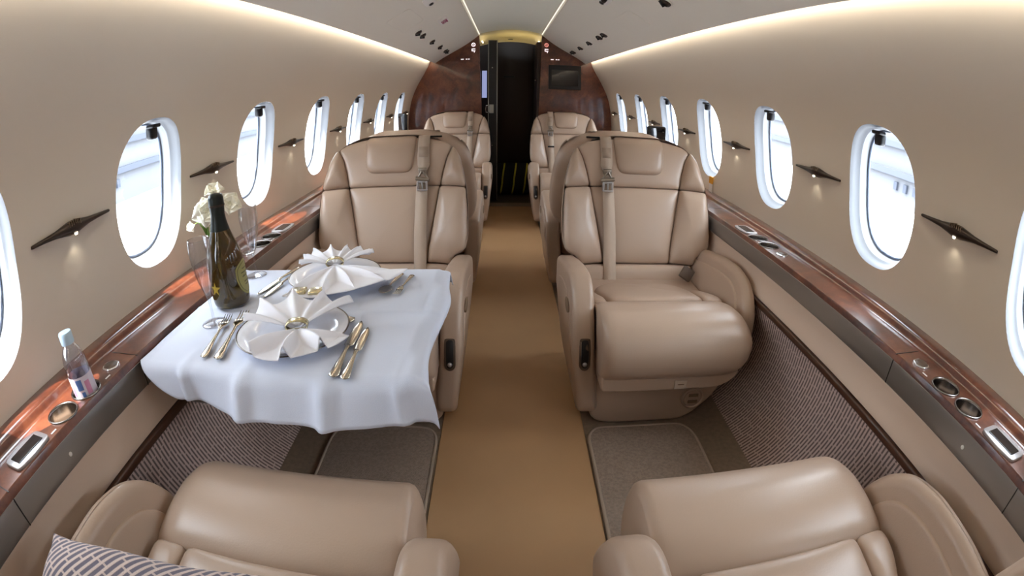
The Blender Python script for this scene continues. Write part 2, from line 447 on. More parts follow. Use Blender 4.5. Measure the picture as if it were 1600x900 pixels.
wn = 0
for sd in (-1, 1):
    for i, yc in enumerate(WIN_Y):
        wn += 1; N = 72; nx, nz = wall_n(S_WIN); V = []; F = []
        lv = [(0, 1.0), (.012, .965), (.030, .95), (.033, .925), (.037, .925), (.040, .945), (.062, .92), (.066, .90)]
        for d, k_ in lv:
            for k in range(N):
                hy, hs = hole(2 * PI * k / N, k_); x, z = wall_xz(S_WIN + hs); bx, bz = wall_n(S_WIN + hs)
                V.append((sd * (x + nx * d), yc + hy, z + nz * d))
        for a in range(len(lv) - 1):
            for k in range(N): F.append((a * N + k, a * N + (k + 1) % N, (a + 1) * N + (k + 1) % N, (a + 1) * N + k))
        o = mesh('window_%d' % wn, V, F, M['reveal'], recalc=False)
        rank = i - 1
        side = 'left' if sd < 0 else 'right'
        if i < 2: lab = 'white oval window in the %s wall behind the camera, %s from the front edge' % (side, ['second', 'first'][i])
        else: lab = 'white oval window in the %s wall, %s' % (side, ['nearest the camera and cut by the picture edge', 'second counting from the camera', 'third counting from the camera', 'fourth counting from the camera', 'fifth counting from the camera', 'sixth counting from the camera', 'seventh and last, next to the bulkhead'][i - 2])
        struct(o, lab, 'window')
        L = V[-N:]
        mesh('pane', list(L), [tuple(range(N))], M['pane'], o, recalc=False)
        gv, gf = tube([L[k] for k in range(0, N, 2)] + [L[0], L[2]], .0045, 6, caps=False); mesh('gasket', gv, gf, M['gasket'], o)
        x, z = wall_xz(S_WIN + HB * .93)
        hb = MB(); hb.add(*box((sd * (x + .030), yc + (.012), z - .022), (.026, .030, .036), .008)); hb.add(*box((sd * (x + .022), yc + .012, z - .006), (.028, .036, .010), .004))
        hb.obj('shade_handle', M['black'], o)

# portals: the openings through which daylight enters
for sd in (-1, 1):
    for yc in WIN_Y:
        l = bpy.data.lights.new('window_daylight', 'AREA'); l.shape = 'RECTANGLE'; l.size = .30; l.size_y = .40; l.cycles.is_portal = True
        o = bpy.data.objects.new('window_daylight', l); COL.objects.link(o); x, z = wall_xz(S_WIN); nx, nz = wall_n(S_WIN)
        o.location = (sd * (x + .085 * nx), yc, z + .085 * nz); o.rotation_euler = Vector((-sd * nx, 0, -nz)).to_track_quat('-Z', 'Z').to_euler()

# floor, ceiling, end walls
fl = mesh('floor', *grid(lambda u, v: (-.80 + 1.6 * u, Y_BACK + (Y_BULK + 0.02 - Y_BACK) * v, 0), 2, 2), M['carpet'], recalc=False); struct(fl, 'taupe carpeted cabin floor', 'floor')

CEIL = [(.690, 1.352), (.62, 1.400), (.534, 1.448), (.45, 1.495), (.386, 1.536), (.33, 1.578), (.290, 1.612)]
_c = smooth_poly(CEIL, .02, 4, closed=False)
mb = MB()
for sd in (-1, 1):
    pr = list(_c)
    inner = [(x, z) for x, z in pr]; outer = [(x + .012, z + .02) for x, z in pr]
    loop = inner + outer[::-1]
    n = len(loop)
    mb.add([(sd * x, y, z) for y in np.linspace(Y_BACK, Y_BULK + .02, 12) for x, z in loop], [(i * n + k, i * n + (k + 1) % n, (i + 1) * n + (k + 1) % n, (i + 1) * n + k) for i in range(11) for k in range(n)])
o = mb.obj('ceiling', M['ceil'], sharp=50); struct(o, 'pale sloping ceiling panels above both rows of seats', 'ceiling')
# roof skin above the cove so that no daylight leaks in
for sd, nm in ((-1, 'left'), (1, 'right')):
    o = mesh('trim_1' if sd < 0 else 'trim_2', *grid(lambda u, v: (sd * (.722 - .432 * u), Y_BACK + (Y_BULK + .6 - Y_BACK) * v, 1.43 + .26 * u), 2, 2), M['ceil'], recalc=False); struct(o, 'hidden lining behind the cove light on the %s' % nm, 'lining')
# centre ceiling, gently arched, ending in a curved lip
cxs = np.linspace(-.272, .272, 17)
def cz(x): return 1.660 - .50 * x * x
V = []; F = []
for j, y in enumerate(list(np.linspace(Y_BACK, 4.4, 12)) + [4.6, 4.66]):
    for x in cxs: V.append((x, y, cz(x)))
nx_ = len(cxs)
for j in range(13):
    for k in range(nx_ - 1): F.append((j * nx_ + k, j * nx_ + k + 1, (j + 1) * nx_ + k + 1, (j + 1) * nx_ + k))
o = mesh('ceiling_centre', V, F, M['centre'], recalc=False); struct(o, 'raised pale centre ceiling panel along the aisle', 'ceiling')
mb = MB()
for sd in (-1, 1): mb.add(*grid(lambda u, v: (sd * (.272 + .018 * u), Y_BACK + (4.68 - Y_BACK) * v, cz(.272) + (.0 if u else 0) - .008 * u), 2, 2)); mb.add(*grid(lambda u, v: (sd * .290, Y_BACK + (4.68 - Y_BACK) * v, 1.60 + .09 * u), 2, 2))
o = mb.obj('trim_3', M['ceil']); struct(o, 'recessed lip between the centre ceiling and the side panels', 'trim')
for sd, nm in ((-1, 'left'), (1, 'right')):
    o = mesh('light_strip', *box((sd * .283, (Y_BACK + 4.66) / 2, 1.618), (.006, 4.66 - Y_BACK, .006)), emis('strip_led', (1, .9, .72, 1), 1.1), smooth=False)
    tag(o, 'thin warm light strip along the %s edge of the raised centre ceiling' % nm, 'light strip')
    l = bpy.data.lights.new('cove_light', 'AREA'); l.shape = 'RECTANGLE'; l.size = Y_BULK - Y_BACK - .1; l.size_y = .014; l.energy = COVE_POWER; l.color = (1.0, .88, .70)
    q = bpy.data.objects.new('cove_light', l); COL.objects.link(q); q.location = (sd * .709, (Y_BACK + Y_BULK) / 2, 1.386)
    d = Vector((sd * .62, 0, -.78)).normalized(); y_ = Vector((0, 0, 1)) - d * d.z; y_.normalize(); x_ = y_.cross(-d)
    q.matrix_world = Matrix((( x_.x, y_.x, -d.x, q.location.x), (x_.y, y_.y, -d.y, q.location.y), (x_.z, y_.z, -d.z, q.location.z), (0, 0, 0, 1)))
    # the lamp's housing, tucked behind the ceiling panel
    o = mesh('cove_lamp', *box((sd * .702, (Y_BACK + Y_BULK) / 2, 1.400), (.012, Y_BULK - Y_BACK - .06, .012)), M['white'], smooth=False); tag(o, 'long cove lamp behind the ceiling edge on the %s' % nm, 'lamp')
o = mesh('wall_rear', *box((0, Y_BACK - .02, .85), (2.1, .04, 1.9)), M['wall'], smooth=False); struct(o, 'plain pale wall closing the cabin behind the camera', 'wall')

# lower side: leather dado, wood strip and woven kick panel
LOW = [(.806, .432), (.826, .34), (.830, .25), (.818, .15), (.792, .06), (.752, .0)]
_l = smooth_poly(LOW, .015, 4, closed=False); _ls = np.r_[0, np.cumsum(np.linalg.norm(np.diff(_l, axis=0), axis=1))]
for sd, nm, k in ((-1, 'left', 4), (1, 'right', 5)):
    n = len(_l); YS = np.linspace(Y_BACK, Y_BULK, 30); V = [(sd * x, y, z) for y in YS for x, z in _l]
    F = [(i * n + a, (i + 1) * n + a, (i + 1) * n + a + 1, i * n + a + 1) for i in range(29) for a in range(n - 1)]
    o = mesh('baseboard_' + nm, V, F, M['weave'], recalc=False); me = o.data; uv = me.uv_layers.new(name='UVMap')
    for lp in me.loops:
        i, a = divmod(lp.vertex_index, n); s = _ls[a]; y = YS[i]; c, sn = math.cos(.30), math.sin(.30)
        uv.data[lp.index].uv = (s * c + y * sn, -s * sn + y * c)
    struct(o, 'brown corded fabric panel along the foot of the %s wall' % nm, 'panel')
    dado = smooth_poly([(.800, .447), (.812, .50), (.806, .552), (.83, .60), (.86, .60), (.86, .447)], .02, 1)
    o = mesh('trim_%d' % k, *prism(dado, Y_BACK, Y_BULK, 'y', .001, 1, warp=(lambda p: (-p[0], p[1], p[2])) if sd < 0 else None), M['leather_dado'], sharp=40); struct(o, 'smooth beige side panel below the ledge on the %s' % nm, 'panel')
    o = mesh('trim_%d' % (k + 2), *box((sd * .807, (Y_BACK + Y_BULK) / 2, .438), (.022, Y_BULK - Y_BACK, .020), .004), M['darkwood'], sharp=40); struct(o, 'dark wood strip above the fabric panel on the %s' % nm, 'trim')

# ------------------------------------------------------------------ ledges along the windows
ST_NEAR, ST_FAR = (.345, .468, .551, .645), (1.625, 1.53, 1.444, 1.350)   # display, cup, cup, socket
for sd, nm in ((-1, 'left'), (1, 'right')):
    led = empty('side_ledge', 'long burl wood ledge with a steel edge under the %s windows' % nm, 'ledge', (0, 0, 0))
    FR = smooth_poly([(.806, .556), (.801, .59), (.8005, .604), (.804, .613), (.813, .6185), (.828, .6205)], .004, 2, closed=False)[:]
    RL = smooth_poly([(.862, .6205), (.885, .6205), (.897, .622), (.903, .634), (.915, .642), (.930, .642), (.962, .640)], .004, 3, closed=False)
    XA, XB = FR[-1][0], RL[0][0]; cups = sorted(ST_NEAR[1:3] + ST_FAR[1:3]); wd = MB(); YA, YB = Y_BACK, Y_BULK - .004
    ys = [YA, YB]
    XH = .0355
    FR = np.array([p for p in FR if p[0] < .8065 or p[1] < .614]); FR = np.vstack([FR, [(.8055, .6155), (.8062, .6178)]]) if False else FR
    rail = [(x, z) for x, z in RL if x > .8795]; front = [(x, z) for x, z in FR]
    front = [p for p in front if p[0] <= .8042] + [(.8046, .6175), (.8056, .6197), (.8070, .6205)]; rail = [(.8770, .6205)] + rail
    for pr in (front, rail): wd.add(*grid(lambda u, v: (sd * pr[int(round(u * (len(pr) - 1)))][0], YA + (YB - YA) * v, pr[int(round(u * (len(pr) - 1)))][1]), len(pr), 2))
    def flat(y0, y1): wd.add([(sd * .8070, y0, .6205), (sd * .8770, y0, .6205), (sd * .8770, y1, .6205), (sd * .8070, y1, .6205)], [(0, 1, 2, 3)])
    y = YA
    for yc in cups:
        flat(y, yc - .040); N = 48; V = []; F = []
        A = sorted([2 * PI * k / N for k in range(N)] + [math.atan2(b * .040, a * .035) % (2 * PI) for a in (-1, 1) for b in (-1, 1)]); n = len(A)
        for a in A: V.append((sd * (.842 + .0338 * math.cos(a)), yc + .0338 * math.sin(a), .6205))
        for a in A:
            f = 1 / max(abs(math.cos(a)) / .035, abs(math.sin(a)) / .040); V.append((sd * (.842 + f * math.cos(a)), yc + f * math.sin(a), .6205))
        for k in range(n): F.append((k, (k + 1) % n, n + (k + 1) % n, n + k))
        wd.add(V, F); y = yc + .040
    flat(y, YB)
    wd.add(*grid(lambda u, v: (sd * (.806 + .156 * u), YA + (YB - YA) * v, .556), 2, 2))
    wood = mesh('wood_top', wd.V, wd.F, M['burl'], led, recalc=False, smooth=False); bm = bmesh.new(); bm.from_mesh(wood.data)
    for f in bm.faces:
        c = f.calc_center_median(); f.normal_update()
        if f.normal.dot(Vector((c.x - sd * .88, 0, c.z - .585))) < 0: f.normal_flip()
        f.smooth = len(f.verts) == 4 and abs(f.normal.z) < .998
    bm.to_mesh(wood.data); bm.free()
    st_ = smooth_poly([(.7975, .548), (.7985, .606), (.803, .608), (.812, .60), (.812, .545), (.803, .544)], .01, 1)
    mesh('steel_edge', *prism(st_, Y_BACK, Y_BULK - .004, 'y', .0005, 1, warp=(lambda p: (-p[0], p[1], p[2])) if sd < 0 else None), M['steel'], led, sharp=35)
    for yj in (.700, 1.97, .245):
        mesh('joint', *box((sd * .85, yj, .6205), (.10, .0022, .0015)), M['black'], led, smooth=False)
        mesh('joint', *box((sd * .7975, yj, .578), (.0015, .0022, .058)), M['black'], led, smooth=False)
    for st in (ST_NEAR, ST_FAR):
        for yc in st[1:3]:
            mesh('cup_holder', *lathe([(.0005, .560), (.030, .560), (.0325, .566), (.0332, .618), (.034, .6225), (.0365, .6240), (.0378, .6225), (.0378, .6195)], 48, (sd * .842, yc, 0)), M['cup'], led)
        yd = st[0]
        cp = MB(); cp.add(*prism(smooth_poly([(sd * .812 , yd - .052), (sd * .866, yd - .052), (sd * .874, yd), (sd * .866, yd + .052), (sd * .812, yd + .052), (sd * .806, yd)], .008, 2), .619, .6265, 'z', .002, 2))
        d = cp.obj('control_panel', M['bezel'], led, sharp=50)
        mesh('display', *box((sd * .839, yd, .6265), (.034, .078, .003), .001), M['screen'], d, smooth=False)
        hx = [(sd * .842 + .024 * math.cos(a), st[3] + .024 * math.sin(a)) for a in np.linspace(0, 2 * PI, 7)[:-1]]
        s_ = mesh('socket_cover', *prism(smooth_poly(hx, .006, 1), .619, .6245, 'z', .0015, 2), M['chrome'], led, sharp=50)
        mesh('cap', *prism(smooth_poly([(sd * .842 + .019 * math.cos(a), st[3] + .019 * math.sin(a)) for a in np.linspace(0, 2 * PI, 7)[:-1]], .005, 1), .6235, .6252, 'z', .0005, 1), M['latch_brown'], s_, sharp=50)
        for yy in (st[1] - .055, st[2] + .055): mesh('placard', *box((sd * .818, yy, .6212), (.004, .016, .0008)), M['white'], led, smooth=False)
    bt_ = mesh('button', *lathe([(.0005, .0025), (.0035, .0025), (.0045, .0015), (.0045, 0)], 16, (0, 0, 0), 'x'), M['white'], led); bt_.location = (sd * .7985, .415, .575)
    if sd > 0: bt_.rotation_euler = (0, 0, PI)

# ------------------------------------------------------------------ leather seats
def back_y(v): return .66 + (v - .40) * .37
def wrap(u): return .62 * max(0, abs(u) - .16) ** 1.35
def bmap(u, v, h): return (u, back_y(v) - wrap(u) - h * .94, v + h * .34)
def rmap(u, v, h): return (u, back_y(v) - wrap(u) * .9 + .004 + h * .94, v - h * .30)

def make_seat(mir, label):
    """leather seat facing -y, aisle arm on -x (mir=1) or +x (mir=-1); origin on the floor under its front edge"""
    X = lambda g: ([(mir * p[0], p[1], p[2]) for p in g[0]], g[1])
    t = empty('cabin_armchair', label, 'seat')
    def part(name, g, m, par=t, sharp=None):
        V, F = X(g); return mesh(name, V, F, M[m], par, sharp=sharp)
    # back shell
    OUT = [(-.10, .889), (.125, .889), (.215, .860), (.268, .805), (.292, .72), (.304, .62), (.304, .50), (.292, .452), (.25, .44), (.235, .36), (.20, .31), (-.20, .31), (-.235, .36), (-.25, .44), (-.292, .452), (-.304, .50), (-.304, .62), (-.292, .72), (-.268, .805), (-.205, .860)]
    mb = MB(); mb.add(*puff(OUT, .085, .07, .02, rmap, skirt=.02)); part('back_shell', (mb.V, mb.F), 'leather')
    # dark slot at the top of the shell for the belt
    part('belt_slot', box((-.13, back_y(.875) + .055, .866), (.07, .014, .008), .002), 'black')
    # padded front panels
    gap = .0003
    def pad(name, pts, H=.026, r=.030, bl=.008, wr=None, it=1): return part(name, puff(pts, H, r, bl, bmap, skirt=.004, step=.012, it=it, wr=wr, rim=.0035, k1=.26), 'leather')
    LS = [(-.140, .402), (-.146, .46), (-.158, .53), (-.174, .61), (-.190, .690)]
    LU = [(-.190, .690), (-.200, .745), (-.216, .800), (-.238, .842)]
    RS = [(-u, v) for u, v in LS]; RU = [(-u, v) for u, v in LU]
    sh = lambda pts, dx, dy=0: [(u + dx, v + dy) for u, v in pts]
    pad('back_panel', sh(LS, gap) + sh(RS[::-1], -gap), .022, .06, .008)
    up = sh(LU, gap, gap) + [(-.205, .864), (-.165, .873), (-.098, .878), (-.093, .79), (-.085, .748), (-.07, .735), (.09, .735), (.108, .748), (.112, .79), (.116, .878), (.16, .873), (.205, .864)] + sh(RU[::-1], -gap, gap)
    # the upper panel is a yoke around the headrest: left, right and lower field share one mesh
    yk = MB()
    P = [(-.190, .6905), (-.200, .745), (-.216, .800), (-.238, .842), (-.205, .862), (-.12, .878), (.13, .878), (.205, .862), (.238, .842), (.216, .800), (.200, .745), (.190, .6905)]
    yk.add(*puff(P, .024, .05, .004, bmap, skirt=.004, step=.012, it=1, rim=.0035, k1=.26)); part('upper_panel', (yk.V, yk.F), 'leather')
    part('headrest', puff([(-.090, .890), (.119, .890), (.121, .80), (.113, .748), (.095, .738), (-.055, .738), (-.075, .748), (-.085, .80)], .022, .022, .008, lambda u, v, h: bmap(u, v, h + .020 - .9 * max(0, v - .858)), skirt=.03, step=.014, it=2), 'leather')
    for s in (-1, 1):
        f = lambda pts: [(s * u * -1, v) for u, v in pts]
        lo = [(-.1405, .402), (-.1465, .46), (-.1585, .53), (-.1745, .61), (-.1905, .690), (-.293, .690), (-.300, .62), (-.303, .52), (-.296, .468), (-.276, .450), (-.246, .432), (-.238, .402)]
        hi = [(-.1905, .691), (-.2005, .745), (-.2165, .800), (-.240, .846), (-.268, .805), (-.290, .725), (-.294, .691)]
        pad('side_bolster', f(lo), .046, .055, .010); pad('side_bolster', f(hi), .038, .05, .006)
    pad('lumbar_pad', [(-.234, .400), (.234, .400), (.225, .335), (.195, .312), (-.195, .312), (-.225, .335)], .030, .03, .008)
    # seat cushion and its two side wedges
    cm = lambda u, v, h: (u, v, .398 - (v - .26) * .25 + h)
    wr = lambda u, v: .0028 * math.sin(u * 34 + 6 * math.sin(v * 14)) * math.exp(-((u - .02) / .13) ** 2)
    part('seat_cushion', puff([(-.185, .270), (.150, .270), (.168, .43), (.155, .645), (-.175, .645), (-.205, .43)], .026, .03, .010, cm, skirt=.08, step=.014, it=2, wr=wr), 'leather')
    part('cushion_wedge', puff([(.153, .270), (.228, .270), (.232, .34), (.205, .46), (.170, .49)], .022, .025, .006, cm, skirt=.08, step=.012, it=2), 'leather')
    part('cushion_wedge', puff([(-.188, .270), (-.240, .270), (-.242, .45), (-.21, .47)], .020, .02, .005, cm, skirt=.08, step=.012, it=2), 'leather')
    part('seat_pan', box((0, .44, .290), (.47, .40, .13), .02), 'leather')
    # rolled front bolster, rounder at its outboard end
    prof = smooth_poly([(.280, .28), (.280, .392), (.250, .420), (.19, .438), (.120, .444), (.062, .430), (.022, .396), (.002, .345), (.006, .292), (.030, .256), (.07, .246), (.22, .246)], .012, 3); pc = np.array([.165, .335])
    def nose(u, v):
        q = prof[int(round(u * len(prof))) % len(prof)]
        x = -.243 + .498 * v
        e0, e1, e2 = min(1, (x + .243) / .022), min(1, (.255 - x) / .115), min(1, (.255 - x) / .060)
        k = (1 - (1 - e0) ** 2.2 * .14) * (.62 + .38 * math.sqrt(max(0, 1 - (1 - e2) ** 2)))
        kz = (1 - (1 - e0) ** 2.2 * .10); zz = pc[1] + (q[1] - pc[1]) * kz; ke = .42 + .58 * math.sqrt(max(0, 1 - (1 - e1) ** 2))
        zq = .425 + (zz - .425) * ke; zq -= .062 * (1 - math.sqrt(max(0, 1 - (1 - min(1, (.255 - x) / .085)) ** 2))) * max(0, min(1, (zz - .27) / .16))
        return (x, pc[0] + .05 + (q[0] - pc[0] - .05) * k, zq)
    n = len(prof); vs = list(np.r_[0, .004, .012, .025, .045, np.linspace(.08, .74, 22), np.linspace(.77, .97, 14), .98, .99, .996, 1])
    V = []; F = []
    for v in vs:
        for i in range(n): V.append(nose(i / n, v))
    for j in range(len(vs) - 1):
        for i in range(n): F.append((j * n + i, j * n + (i + 1) % n, (j + 1) * n + (i + 1) % n, (j + 1) * n + i))
    F.append(tuple(range(n))); F.append(tuple(range((len(vs) - 1) * n, len(vs) * n)))
    part('leg_rest', (V, F), 'leather', sharp=60)
    und = smooth_poly([(-.238, .218), (-.232, .212), (.150, .212), (.196, .236), (.222, .272), (-.238, .272)], .02, 1)
    part('leg_rest_base', prism(und, .036, .22, 'y', .006, 3), 'leather', sharp=50)
    tb = part('pull_tab', box((.015, .034, .233), (.040, .010, .030), .003), 'belt', sharp=40)
    part('tab_mark', box((.015, .0285, .236), (.020, .001, .003)), 'groove', tb)
    # pedestal
    pd = smooth_poly([(-.245, .05), (-.225, .016), (-.18, .0035), (.085, .0035), (.135, .03), (.20, .10), (.232, .17), (.232, .205), (-.245, .205)], .02, 2)
    part('pedestal', prism(pd, .150, .62, 'y', .012, 3), 'leather', sharp=50)
    kn = part('vent_knob', lathe([(.0005, -.004), (.030, -.004), (.033, -.003), (.0325, .003), (.035, .003), (.036, -.004), (.040, -.006), (.043, -.003), (.044, .004)], 40, (.122, .149, .098), 'y'), 'leather')
    mbk = MB()
    for dz in (-.013, .013): mbk.add(*box((.122, .1435, .098 + dz), (.036, .004, .012), .0018))
    V, F = X((mbk.V, mbk.F)); mesh('knob_grip', V, F, M['groove'], kn)
    # aisle armrest: tall tapering panel with a swept nose
    ai = smooth_poly([(.70, .09), (.70, .425), (.55, .462), (.40, .492), (.30, .502), (.245, .490), (.195, .445), (.150, .37), (.128, .31), (.132, .07), (.16, .048), (.6, .05)], .018, 3)
    tap = lambda p: (p[0] + .12 * max(0, .32 - p[2]), p[1], p[2])
    A = part('armrest', prism(ai, -.318, -.247, 'x', .020, 4, warp=tap), 'leather', sharp=60)
    inset = puff([(.60, .12), (.60, .38), (.44, .42), (.32, .425), (.245, .36), (.215, .28), (.22, .12)], .003, .006, .001, lambda u, v, h: tap((-.3165 - h, u, v)), skirt=.004)
    part('armrest_inset', inset, 'leather', A)
    ov = smooth_poly([(.30 + .045 * math.cos(a), .385 + .022 * math.sin(a)) for a in np.linspace(0, 2 * PI, 17)[:-1]], .008, 1)
    part('armrest_latch', prism(ov, -.3225, -.316, 'x', .002, 2), 'groove', A)
    cpz = smooth_poly([(-.297, .345), (-.262, .345), (-.262, .250), (-.272, .236), (-.287, .236), (-.297, .250)], .006, 2)
    rk = lambda p: (p[0] + .03 * (.33 - p[2]), p[1] + (max(0, p[2] - .30)) * .42, p[2])
    cp = part('control_panel', prism(cpz, .122, .140, 'y', .003, 2, warp=rk), 'latch_brown', A, sharp=50)
    part('control_recess', prism(smooth_poly([(-.291, .338), (-.268, .338), (-.268, .255), (-.275, .244), (-.284, .244), (-.291, .255)], .006, 2), .1205, .130, 'y', .001, 1, warp=rk), 'black', A)
    part('control_lever', lathe([(.0005, -.007), (.006, -.0055), (.0075, 0), (.0075, .004)], 16, (-.2775, .121, .262), 'y'), 'bezel', A)
    # outboard armrest: wide padded wing with a rolled top
    ob = smooth_poly([(.70, .10), (.70, .460), (.60, .485), (.45, .508), (.32, .515), (.235, .500), (.175, .455), (.140, .39), (.145, .31), (.20, .21), (.29, .11)], .018, 3)
    slope = lambda p: (p[0] + (.15 * max(0, p[2] - .24) if p[0] < .262 else 0), p[1], p[2])
    bulgew0 = lambda p: (p[0] + .010 * math.sin(max(0, min(1, (p[1] - .12) / .58)) * PI) * (.6 + .4 * p[2] / .5), p[1], p[2])
    bulgew = lambda p: bulgew0(slope(p))
    B = part('armrest', prism(ob, .222, .304, 'x', .024, 5, warp=bulgew), 'leather', sharp=60)
    part('armrest_inset', puff([(.68, .20), (.68, .425), (.56, .447), (.42, .466), (.32, .470), (.25, .455), (.200, .405), (.195, .30), (.24, .20)], .010, .016, .002, lambda u, v, h: bulgew((.2235 - h, u, v)), skirt=.004, rim=.004, k1=.7), 'leather', B)
    # shoulder belt
    def strap(pts, w, th=.003):
        V = []; F = []
        for (u, v, h, ww) in pts:
            for du, dh in ((-1, 0), (1, 0), (1, 1), (-1, 1)): V.append(bmap(u + du * ww / 2, v, h + dh * th))
        for i in range(len(pts) - 1):
            for k in range(4): F.append((4 * i + k, 4 * i + (k + 1) % 4, 4 * i + 4 + (k + 1) % 4, 4 * i + 4 + k))
        F += [(0, 1, 2, 3), tuple(range(4 * len(pts) - 4, 4 * len(pts)))]
        return V, F
    bx = -.122
    part('shoulder_belt', strap([(bx, .888, .004, .046), (bx, .880, .022, .046), (bx, .86, .032, .046), (bx, .80, .034, .048), (bx - .002, .765, .035, .048), (bx, .745, .036, .034)], .05), 'belt')
    part('belt_tag', strap([(bx, .835, .036, .036), (bx, .795, .037, .036)], .036, .0015), 'mat_edge')
    part('lap_belt', strap([(bx + .002, .705, .034, .044), (bx + .004, .62, .037, .046), (bx + .006, .50, .040, .048), (bx + .006, .41, .034, .049), (bx + .006, .345, .038, .049), (bx + .006, .305, .030, .049)], .05), 'belt')
    bk = MB()
    bk.add(*[g for g in box(bmap(bx, .740, .045), (.034, .012, .024), .003)])
    bk.add(*box(bmap(bx - .010, .726, .046), (.008, .010, .036), .003, rot=Matrix.Rotation(.5, 3, 'Y'))); bk.add(*box(bmap(bx + .010, .726, .046), (.008, .010, .036), .003, rot=Matrix.Rotation(-.5, 3, 'Y')))
    bar0, bar1 = Vector(bmap(bx - .028, .706, .048)), Vector(bmap(bx + .026, .712, .048)); bk.add(*tube([bar0, (bar0 + bar1) / 2, bar1], .008, 12))
    b_ = part('buckle', (bk.V, bk.F), 'buckle_metal', sharp=50)
    fr = MB()
    for du, dv, sx, sz in ((-.018, 0, .008, .036), (.018, 0, .008, .036), (0, .015, .04, .008), (0, -.016, .04, .007), (0, 0, .005, .03)):
        fr.add(*box(bmap(bx + du, .684 + dv, .046), (sx, .007, sz), .002))
    part('buckle_frame', (fr.V, fr.F), 'bezel', b_)
    part('lap_latch', box((.188, .560, .398), (.050, .016, .050), .003, rot=Matrix.Rotation(-.45, 3, 'X') @ Matrix.Rotation(.6, 3, 'Y')), 'latch_brown', sharp=50)
    return t
SX = .485
seatR = make_seat(1, 'leather seat facing the camera on the right of the aisle, opposite the laid table'); seatR.location = (SX, 1.20, 0); seatR['group'] = 'tan leather cabin seats'
seatL = make_seat(-1, 'leather seat facing the camera on the left, behind the laid table'); seatL.location = (-SX, 1.20, 0); seatL['group'] = 'tan leather cabin seats'
G = 'tan leather cabin seats'
near_l = dup(seatR, (-SX + .05, .69, 0), PI, 'nearest leather seat on the left, turned away, with the patterned pillow on it', G)
near_r = dup(seatL, (SX - .05, .69, 0), PI, 'nearest leather seat on the right, turned away, cut off by the bottom of the picture', G)
for r in (near_l, near_r):                                  # their backs are set more upright
    for c in r.children:
        if c.name.split('.')[0] in ('back_shell', 'belt_slot', 'back_panel', 'upper_panel', 'headrest', 'side_bolster', 'lumbar_pad', 'shoulder_belt', 'belt_tag', 'lap_belt', 'buckle'): c.location = (0, -.055 if r is near_l else -.085, 0)
dup(seatR, (-SX, 3.13, 0), PI, 'leather seat turned away on the left, back to back with the seat behind the table', G)
dup(seatL, (SX, 3.13, 0), PI, 'leather seat turned away on the right, just behind the right seat that faces the camera', G)
far_r = dup(seatR, (SX - .015, 3.66, 0), 0, 'far right leather seat in front of the bulkhead with the wall screen', G)
dup(seatL, (-SX + .015, 3.66, 0), 0, 'far left leather seat in front of the wood bulkhead, nearest the open door edge', G)

mesh('belt_keeper', *box(bmap(-.119, .575, .044), (.056, .008, .014), .002), M['black'], far_r)

# ------------------------------------------------------------------ floor coverings
o = mesh('aisle_runner', *box((-.012, (Y_BACK + 4.6) / 2, .0016), (.475, 4.6 - Y_BACK - .1, .003), .001), M['runner'], smooth=False); tag(o, 'smooth brown protective runner laid along the aisle', 'runner')
for sd, nm in ((1, 'right'), (-1, 'left')):
    a, b = (.232, .606) if sd > 0 else (.258, .62)
    y0 = .30
    out = smooth_poly([(sd * a, y0), (sd * b, y0), (sd * b, 1.26), (sd * (b - .03), 1.33), (sd * (a + .03), 1.33), (sd * a, 1.29)], .02, 3)
    r = empty('floor_mat', 'taupe pile floor mat between the facing seats on the %s of the aisle' % nm, 'mat', (0, 0, 0), 0, 'floor mats')
    mesh('pile', *prism(out, .0005, .012, 'z', .004, 3), M['mat_pile'], r, sharp=60)
    c = out.mean(0); pth = [((p - c) * .985 + c) for p in out]; mesh('binding', *tube([(p[0], p[1], .0095) for p in pth] + [(pth[0][0], pth[0][1], .0095), (pth[1][0], pth[1][1], .0095)], .0055, 8, False), M['mat_edge'], r)

# ------------------------------------------------------------------ bulkhead, doorway and vestibule
def bulk(sd):
    pr = [(sd * x, z) for x, z in _w if z > .5]; ce = [(sd * x, z) for x, z in _c]
    pts = [(sd * .255, .0), (sd * .80, 0.0), (sd * .93, .5)] + pr[5::4] + ce[2:] + [(sd * .285, 1.60), (sd * .275, 1.3), (sd * .262, .9)]
    return [np.array(p) for p in pts]
for sd, nm in ((-1, 'left'), (1, 'right')):
    o = mesh('wall_bulkhead_' + nm, *prism(bulk(sd), Y_BULK, Y_BULK + .03, 'y', .002, 1), M['burl'], sharp=40); struct(o, 'glossy burl wood bulkhead on the %s of the doorway' % nm, 'wall')
# header under the centre ceiling, vestibule walls, ceiling and floor
hd = MB()
hd.add(*grid(lambda u, v: (-.29 + .58 * u, 4.66 + .30 * v ** .8, (cz(-.29 + .58 * u)) - .075 * v ** 2 - .00), 17, 8))
hd.add(*grid(lambda u, v: (-.29 + .58 * u, 4.96, cz(-.29 + .58 * u) - .075 - .012 * v), 17, 3))
o = hd.obj('trim_8', M['header']); struct(o, 'curved pale header over the doorway, lit from its corners', 'trim')
l = bpy.data.lights.new('vestibule_lamp', 'AREA'); l.energy = .24; l.size = .5; l.size_y = .03; l.shape = 'RECTANGLE'; l.color = (1, .82, .35)
q = bpy.data.objects.new('vestibule_lamp', l); COL.objects.link(q); q.location = (0, 4.80, 1.53); q.rotation_euler = (PI - .25, 0, 0)
for sd in (-1, 1):
    o = mesh('light_strip', *box((sd * .262, 4.84, 1.560), (.012, .15, .008), .002), M['led'], smooth=False); tag(o, 'short yellow light strip in the %s corner of the doorway header' % ('left' if sd < 0 else 'right'), 'light strip')
o = mesh('speaker_vent', *lathe([(.0005, -.004), (.016, -.004), (.018, 0)], 20, (-.0, 4.885, 1.592)), M['black']); o.scale = (1.4, 1, 1); tag(o, 'small black vent in the middle of the doorway header', 'vent')
